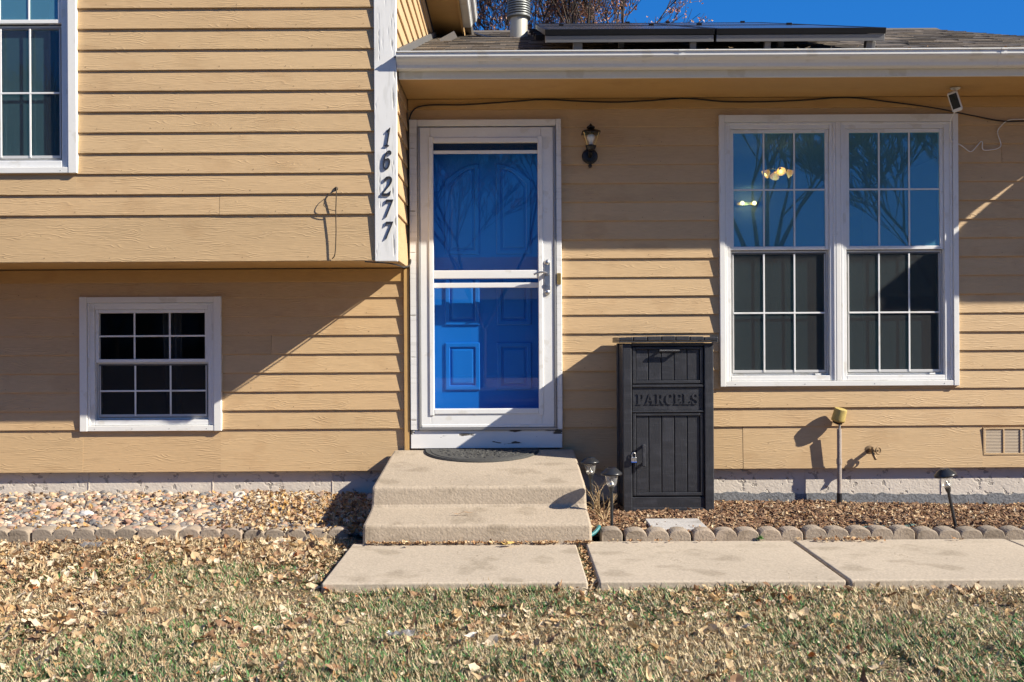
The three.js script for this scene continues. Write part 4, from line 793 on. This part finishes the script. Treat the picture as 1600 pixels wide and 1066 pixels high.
[[11, 0.5, 0.35], [12, 0.30, 0.8], [13, 0.62, 0.25]].forEach(([s, ratio, curl], i) => {
  const g = leafGeo(s, ratio, curl);
  scatter('fallen_leaves', ['loose scatter of flat tan fallen leaves on the lawn', 'loose scatter of curled tan fallen leaves on the lawn', 'loose scatter of broad tan fallen leaves on the lawn'][i], g, leafMat, 9000, (r, o) => {
    const z = 1.04 + r() * 3.3, x = (r() * 2 - 1) * half(z); if (!onLawn(x, z) || r() > leafDensity(x, z) * 1.25) return null;
    o.position.set(x, lawnY(x, z) + 0.008 + r() * 0.020, z); o.rotation.set((r() - 0.5) * 1.3, r() * 6.28, (r() - 0.5) * 1.3); o.scale.setScalar(0.016 + 0.066 * Math.pow(r(), 2.3));
    return r() < 0.015 ? lin(0.42, 0.13, 0.03) : tintOf(r, pick(r, leafCols), 0.3);
  }, 300 + s);
  scatter('leaf_litter', ['crumbled leaf fragments worked into the lawn', 'curled leaf fragments worked into the lawn', 'broad leaf fragments worked into the lawn'][i], g, leafMat, 21000, (r, o) => {
    const z = 1.04 + r() * 3.3, x = (r() * 2 - 1) * half(z); if (!onLawn(x, z) || r() > 0.25 + leafDensity(x, z)) return null;
    o.position.set(x, lawnY(x, z) + 0.004 + r() * 0.022, z); o.rotation.set((r() - 0.5) * 1.6, r() * 6.28, (r() - 0.5) * 1.6); o.scale.setScalar(0.009 + 0.017 * r());
    return tintOf(r, pick(r, leafCols), 0.4);
  }, 500 + s);
});
// leaves lying in the beds, along the stoop, in the slab gap and in the gutter
const bedLeaf = leafGeo(14, 0.5, 0.6);
scatter('bed_leaves', 'dry leaves drifted over the gravel and against the stoop', bedLeaf, leafMat, 3400, (r, o) => {
  const x = -0.82 - 3.3 * Math.pow(r(), 1.8), z = 0.02 + r() * 1.02; if (r() > (x > -1.75 ? 0.95 : 0.06 + 0.3 * n2(x * 3, z * 3, 14))) return null;
  o.position.set(x, gravelY(x, z) + 0.028 + r() * 0.02, z); o.rotation.set((r() - 0.5) * 1.4, r() * 6.28, (r() - 0.5) * 1.4); o.scale.setScalar(0.022 + 0.032 * r()); return tintOf(r, pick(r, [...leafCols, [0.50, 0.29, 0.09], [0.46, 0.28, 0.10]]), 0.3);
}, 631);
scatter('bed_leaves', 'dry leaves mixed into the mulch bed', bedLeaf, leafMat, 1300, (r, o) => {
  const x = 0.43 + r() * 3.9, z = 0.0 + r() * 1.24; if (x > 0.6 && x < 1.25 && z < 0.75 && z > 0.3 && r() < 0.8) return null;
  o.position.set(x, mulchY(x, z) + 0.018 + r() * 0.014, z); o.rotation.set((r() - 0.5) * 1.2, r() * 6.28, (r() - 0.5) * 1.2); o.scale.setScalar(0.015 + 0.025 * r()); return tintOf(r, pick(r, leafCols), 0.35);
}, 632);
scatter('stoop_leaves', 'small dry leaves caught along the foot of the stoop and slabs', bedLeaf, leafMat, 620, (r, o) => {
  const q = r(); let x, y = 0.05, z;
  if (q < 0.5) { x = -0.78 + r() * 1.2; z = 1.385 + 0.035 * r() * r(); if (n2(x * 5, 0, 3) < 0.36) return null; } else if (q < 0.62) { x = 0.345 + r() * 0.036; z = 1.33 + r() * 0.85; y = 0.01 + r() * 0.025; } else if (q < 0.74) { x = 1.5 + r() * 0.5; z = 1.345 + 0.07 * r() * r(); y = 0.053; } else if (q < 0.93) { x = 0.45 + r() * 3.5; z = 1.345 + 0.03 * r(); if (n2(x * 4, 3, 3) < 0.5) return null; y = 0.05; } else { x = -0.6 + r() * 4; z = 0.60 + r() * 0.05; y = 2.905; if (r() < 0.55) return null; }
  o.position.set(x, y + r() * 0.008, z); o.rotation.set((r() - 0.5) * 0.9, r() * 6.28, (r() - 0.5) * 0.9); o.scale.setScalar(0.014 + 0.022 * r()); return tintOf(r, pick(r, [[0.42, 0.24, 0.11], [0.5, 0.33, 0.17], [0.36, 0.2, 0.09], [0.6, 0.45, 0.26]]), 0.3);
}, 633);
for (const [x, y, z, s, c, ry, l] of [[-0.02, 0.054, 1.455, 0.085, [0.62, 0.42, 0.12], 0.2, 'golden curled leaf lying on the slab in front of the stoop'], [-0.55, 0.054, 1.46, 0.05, [0.30, 0.17, 0.08], 0.9, 'dark brown leaf on the slab near the stoop corner'], [-0.28, 0.18, 1.22, 0.11, [0.33, 0.17, 0.07], 0.02, 'long thin brown leaf stalk on the lower step'], [-0.16, 0.034, 3.02, 0.06, [0.66, 0.58, 0.48], 0.6, 'pale leaf on the lawn just past the slab']]) {
  const o = M('single_leaf', leafGeo(Math.round(x * 100) + 200, s > 0.1 ? 0.08 : 0.5, s > 0.1 ? 0.1 : 0.45), std(c, { side: THREE.DoubleSide, roughness: 0.8 })); o.position.set(x, y + 0.004, z); o.rotation.set(0.1, ry, 0.05); o.scale.setScalar(s); tag(o, l, 'leaf');
}
// river gravel
function stone(seed, flat) {
  const g0 = new THREE.IcosahedronGeometry(1, 1), p = g0.attributes.position, r = rng(seed), o = [r() * 9, r() * 9, r() * 9];
  for (let i = 0; i < p.count; i++) { const x = p.getX(i), y = p.getY(i), z = p.getZ(i), k = 0.72 + 0.55 * (n2(x * 1.1 + o[0] + z * 0.5, y * 1.1 + o[1] - z * 0.8, seed) - 0.2); p.setXYZ(i, x * k, y * k * flat, z * k * 0.8); }
  g0.computeVertexNormals(); return plain(g0);
}
const stoneMat = std([1, 1, 1], { roughness: 0.85, map: tex(256, 256, (u, v) => 0.72 + 0.5 * (fbm(u, v, 6, 6, 5, 7) - 0.4), 1, 1) });
const stoneCols = [[0.40, 0.30, 0.205], [0.46, 0.36, 0.26], [0.33, 0.22, 0.155], [0.22, 0.20, 0.185], [0.50, 0.44, 0.36], [0.40, 0.235, 0.165], [0.13, 0.125, 0.125], [0.43, 0.31, 0.19], [0.28, 0.255, 0.235], [0.53, 0.41, 0.29], [0.17, 0.15, 0.14], [0.30, 0.20, 0.14]];
[[1, 0.6], [2, 0.75], [3, 0.5]].forEach(([s, f], i) => scatter('river_gravel', ['small rounded river gravel filling the bed below the small window', 'chunky river gravel filling the bed below the small window', 'flat river gravel filling the bed below the small window'][i], stone(s, f), stoneMat, 3300, (r, o) => {
  const x = -0.82 - r() * 3.6, z = -0.02 + r() * 1.02; if (x > -1.6 && r() < 0.35) return null;
  const k = 0.011 + 0.024 * r() * r() + 0.004; o.position.set(x, gravelY(x, z) + k * 0.35 + r() * 0.016, z); o.rotation.set((r() - 0.5) * 0.9, r() * 6.28, (r() - 0.5) * 0.9); o.scale.set(k * (0.9 + r() * 0.5), k, k); return tintOf(r, pick(r, stoneCols).map((c) => c * 1.18), 0.45);
}, 700 + s));
[['flat pinkish rock lying among the gravel below the small window', -2.52, 0.46, 0.062, 0.3, [0.56, 0.36, 0.25]], ['larger flat pinkish rock in the gravel past the small window', -1.93, 0.53, 0.085, 0.26, [0.55, 0.38, 0.27]], ['chalky white rock in the gravel below the small window', -2.62, 0.60, 0.055, 0.55, [0.70, 0.67, 0.62]], ['pale lilac flat rock by the pinkish one', -1.80, 0.26, 0.06, 0.45, [0.60, 0.54, 0.52]], ['grey cobble against the stoop in deep shade', -0.93, 0.17, 0.05, 0.9, [0.42, 0.36, 0.31]], ['tan cobble against the stoop in deep shade', -0.88, 0.30, 0.045, 0.8, [0.45, 0.34, 0.24]]].forEach(([l, x, z, s, f, c], i) => {
  const o = M('garden_rock', stone(20 + i, f), std(c, { roughness: 0.9, map: concreteMap })); o.position.set(x, gravelY(x, z) + s * f * 0.4 + 0.012, z); o.rotation.y = i * 1.3; o.scale.set(s * 1.25, s, s); tag(o, l, 'rock', 'larger rocks in the gravel');
});
{ const o = M('stone_ring', new THREE.TorusGeometry(0.026, 0.013, 10, 24).rotateX(Math.PI / 2).scale(1, 0.8, 1), std([0.55, 0.50, 0.43], { roughness: 0.9 })); o.position.set(-1.80, 0.128, 0.16); o.rotation.set(0.5, 0, 0.1); tag(o, 'small white ring-shaped stone at the foot of the foundation', 'stone'); }
// wood mulch
function chip(seed) { const r = rng(seed), g = new THREE.BoxGeometry(1, 0.22, 0.34, 3, 1, 1), p = g.attributes.position; for (let i = 0; i < p.count; i++) { const x = p.getX(i), e = 1 - Math.abs(x) * 0.7; p.setXYZ(i, x + 0.12 * (hsh(Math.round(p.getY(i) * 9) + 40, Math.round(p.getZ(i) * 9) + 40, seed) - 0.5), p.getY(i) * e + 0.22 * x * x, p.getZ(i) * e); } g.computeVertexNormals(); return plain(g); }
const chipMat = std([1, 1, 1], { roughness: 0.95 });
const chipCols = [[0.15, 0.075, 0.04], [0.21, 0.115, 0.06], [0.10, 0.055, 0.033], [0.28, 0.17, 0.095], [0.18, 0.09, 0.045], [0.36, 0.24, 0.14], [0.13, 0.08, 0.05]];
[1, 2, 3].forEach((s) => scatter('wood_mulch', ['brown wood mulch chips covering the bed by the parcel box', 'darker wood mulch chips covering the bed by the parcel box', 'splintered wood mulch chips covering the bed by the parcel box'][s - 1], chip(s), chipMat, 6500, (r, o) => {
  const x = 0.41 + r() * 4.1, z = -0.02 + r() * 1.27;
  o.position.set(x, mulchY(x, z) + 0.004 + r() * 0.018, z); o.rotation.set((r() - 0.5) * 0.9, r() * 6.28, (r() - 0.5) * 0.9); const k = 0.016 + r() * 0.028; o.scale.set(k, k * (0.6 + r() * 0.8), k * (0.6 + r() * 0.8)); return tintOf(r, pick(r, chipCols), 0.4);
}, 800 + s));
// scraps
{
  const teal = std([0.03, 0.16, 0.17], { roughness: 0.45 });
  tag(M('hose_scrap', tube([[0.30, 0.056, 1.335], [0.38, 0.062, 1.318], [0.44, 0.078, 1.275], [0.475, 0.105, 1.225], [0.47, 0.10, 1.20]], 0.0105, 24, 8), teal), 'teal plastic strip bent at the corner of the stoop', 'plastic scrap');
  tag(M('hose_scrap', [tube([[1.86, 0.055, 1.16], [1.98, 0.072, 1.13], [2.12, 0.070, 1.11], [2.24, 0.070, 1.09]], 0.0115, 24, 8), rod([2.24, 0.070, 1.09], [2.30, 0.070, 1.08], 0.017, 0.015, 10)], std([0.06, 0.11, 0.10], { roughness: 0.8 })), 'length of faded teal hose half buried in the mulch', 'hose');
  const film = phy([0.7, 0.7, 0.72], { transmission: 0.85, thickness: 0, roughness: 0.35, side: THREE.DoubleSide });
  const crumple = (seed, w, d) => { const g = new THREE.PlaneGeometry(w, d, 9, 5).rotateX(-Math.PI / 2), p = g.attributes.position, r = rng(seed); for (let i = 0; i < p.count; i++) p.setXYZ(i, p.getX(i) + (r() - 0.5) * 0.012, r() * 0.028, p.getZ(i) + (r() - 0.5) * 0.012); g.computeVertexNormals(); return g; };
  const a = M('plastic_wrap', crumple(3, 0.10, 0.035), film); a.position.set(-0.42, 0.03, 2.99); a.rotation.y = 0.1; tag(a, 'crumpled clear plastic wrapper on the grass below the stoop slab', 'litter');
  const b = M('plastic_wrap', crumple(4, 0.11, 0.05), film); b.position.set(-2.28, 0.03, 1.33); tag(b, 'crumpled white plastic scrap by the gravel edging', 'litter');
  // weeds at the slab edge
  const wl = []; const r = rng(8); for (let k = 0; k < 9; k++) wl.push(plain(leafGeo(60 + k, 0.4, 0.4)).scale(0.035, 0.035, 0.035).rotateZ(0.5).rotateY(k * 0.7).translate((r() - 0.5) * 0.03, 0.01, (r() - 0.5) * 0.02).deleteAttribute('uv'));
  const w = M('weed', mergeGeometries(wl), std([0.07, 0.17, 0.03], { side: THREE.DoubleSide })); w.position.set(1.335, 0.048, 1.335); tag(w, 'small green weed sprouting between slab and edging', 'weed');
}
// ================================================================ trees
const bark = std([0.065, 0.048, 0.036], { roughness: 0.95 });
function makeTree(name, label, [x, z], h, seed, opt = {}) {
  const r = rng(seed), list = [], tips = [];
  const grow = (p, d, len, rad, n) => {
    const steps = n > 3 ? 3 : 2; let q = p, dir = d.clone();
    for (let s = 0; s < steps; s++) {
      dir.add(new THREE.Vector3(r() - 0.5, (r() - 0.35) * 0.5, r() - 0.5).multiplyScalar(0.28)).normalize();
      const e = q.clone().addScaledVector(dir, len / steps), r0 = rad * (1 - 0.22 * s), r1 = rad * (1 - 0.22 * (s + 1));
      list.push(rod(q.toArray(), e.toArray(), Math.max(r0, opt.leaves ? 0.004 : 0.013), Math.max(r1, opt.leaves ? 0.003 : 0.010), n > 3 ? 7 : 4));
      if (n > 0 && (s || n < opt.depth)) for (let k = 0; k < (n > 2 ? 1 : 2); k++) if (r() < 0.85) grow(e, dir.clone().add(new THREE.Vector3(r() - 0.5, r() * 0.35, r() - 0.5).multiplyScalar(1.7)).normalize(), len * (0.55 + r() * 0.25), r1 * 0.62, n - 1);
      q = e;
    }
    if (n > 0) for (let k = 0; k < 2; k++) grow(q, dir.clone().add(new THREE.Vector3(r() - 0.5, r() * 0.2, r() - 0.5).multiplyScalar(1.2)).normalize(), len * (0.62 + r() * 0.2), rad * 0.5, n - 1);
    if (n <= 1) tips.push([q, dir]);
  };
  const t = thing(name, label, 'tree', [x, -0.05, z], opt.group);
  const forks = opt.forks ?? 3, th = opt.trunk ?? h * 0.16;
  M('trunk', [rod([0, 0, 0], [0.03 * h / 8, th, 0], 0.014 * h, 0.011 * h, 12)], bark, t);
  for (let k = 0; k < forks; k++) { const a = k * 6.28 / forks + r(); grow(new THREE.Vector3(0.03 * h / 8, th * 0.95, 0), new THREE.Vector3(Math.cos(a) * 0.45, 1, Math.sin(a) * 0.45).normalize(), h * 0.27, 0.0075 * h, opt.depth); }
  if (opt.leaves) {
    M('branches', list, bark, t);
    const g = plain(leafGeo(31, 0.55, 0.6)), im = [];
    const cl = [[0.46, 0.22, 0.13], [0.54, 0.31, 0.21], [0.38, 0.16, 0.09], [0.58, 0.40, 0.31]];
    const o3 = new THREE.Object3D();
    for (const [q, d] of tips) for (let k = 0; k < opt.leaves; k++) { o3.position.copy(q).addScaledVector(d, -r() * 0.35).add(new THREE.Vector3(r() - 0.5, r() - 0.5, r() - 0.5).multiplyScalar(0.10)); o3.rotation.set(r() * 6, r() * 6, r() * 6); o3.scale.setScalar(0.028 + r() * 0.04); o3.updateMatrix(); im.push([o3.matrix.clone(), tintOf(r, pick(r, cl), 0.3)]); }
    const m = new THREE.InstancedMesh(g, leafMat, im.length); im.forEach(([a, c], i) => { m.setMatrixAt(i, a); m.setColorAt(i, c); }); m.name = 'crown'; m.castShadow = true; m.userData.kind = 'stuff'; t.add(m);
  } else M('crown', list, bark, t);
  return t;
}
makeTree('leafy_tree', 'tree with clinging russet leaves rising behind the roof', [1.0, -9.5], 8.6, 12, { depth: 5, forks: 4, leaves: 3, trunk: 2.6 });
makeTree('bare_tree', 'bare many-branched tree across the lawn mirrored in the wide window', [5.6, 15.5], 9.5, 5, { depth: 5, forks: 5, group: 'bare trees along the street', trunk: 2.6 });
makeTree('bare_tree', 'bare tree mirrored at the far edge of the wide window', [11.2, 18.5], 10, 8, { depth: 5, forks: 3, group: 'bare trees along the street' });
makeTree('bare_tree', 'bare tree mirrored in the storm door glass', [-0.8, 19], 9.5, 9, { depth: 5, forks: 3, group: 'bare trees along the street' });
makeTree('bare_tree', 'bare tree mirrored in the small low window', [-9.5, 17], 8, 14, { depth: 5, forks: 3, group: 'bare trees along the street' });
// ================================================================ houses across the street, mirrored in the glass
function farHouse(label, x, z, w, c) {
  const o = thing('far_house', label, 'house', [x, -0.05, z], 'houses across the street'), m = std(c, { roughness: 0.8 });
  M('wall', bx(-w / 2, w / 2, 0, 2.7, 0, 8, 0), m, o);
  M('roof', runX([[-0.5, 2.6], [4, 4.4], [8.5, 2.6], [4, 4.2]], -w / 2 - 0.4, w / 2 + 0.4), std([0.10, 0.09, 0.085], { roughness: 0.95 }), o);
  M('garage_door', bx(-w / 2 + 0.8, -w / 2 + 5.4, 0, 2.2, -0.05, 0, 0.01), std([0.14, 0.10, 0.07]), o);
  M('door', bx(0.4, 1.35, 0.1, 2.15, -0.04, 0, 0.01), std([0.2, 0.06, 0.04]), o);
  for (const q of [2.2, 4.4]) M('window', bx(q, q + 1.5, 0.9, 2.1, -0.04, 0, 0.01), phy([0.03, 0.035, 0.04], { roughness: 0.05 }), o);
}
farHouse('grey ranch house across the street, mirrored low in the wide window', 12.8, 27, 13, [0.075, 0.07, 0.066]);
farHouse('brown ranch house across the street, mirrored low in the storm door', -1.8, 27.5, 13, [0.08, 0.055, 0.038]);
farHouse('tan ranch house across the street, mirrored low in the small window', -16.5, 27, 13, [0.07, 0.05, 0.036]);

renderer.render(scene, camera);
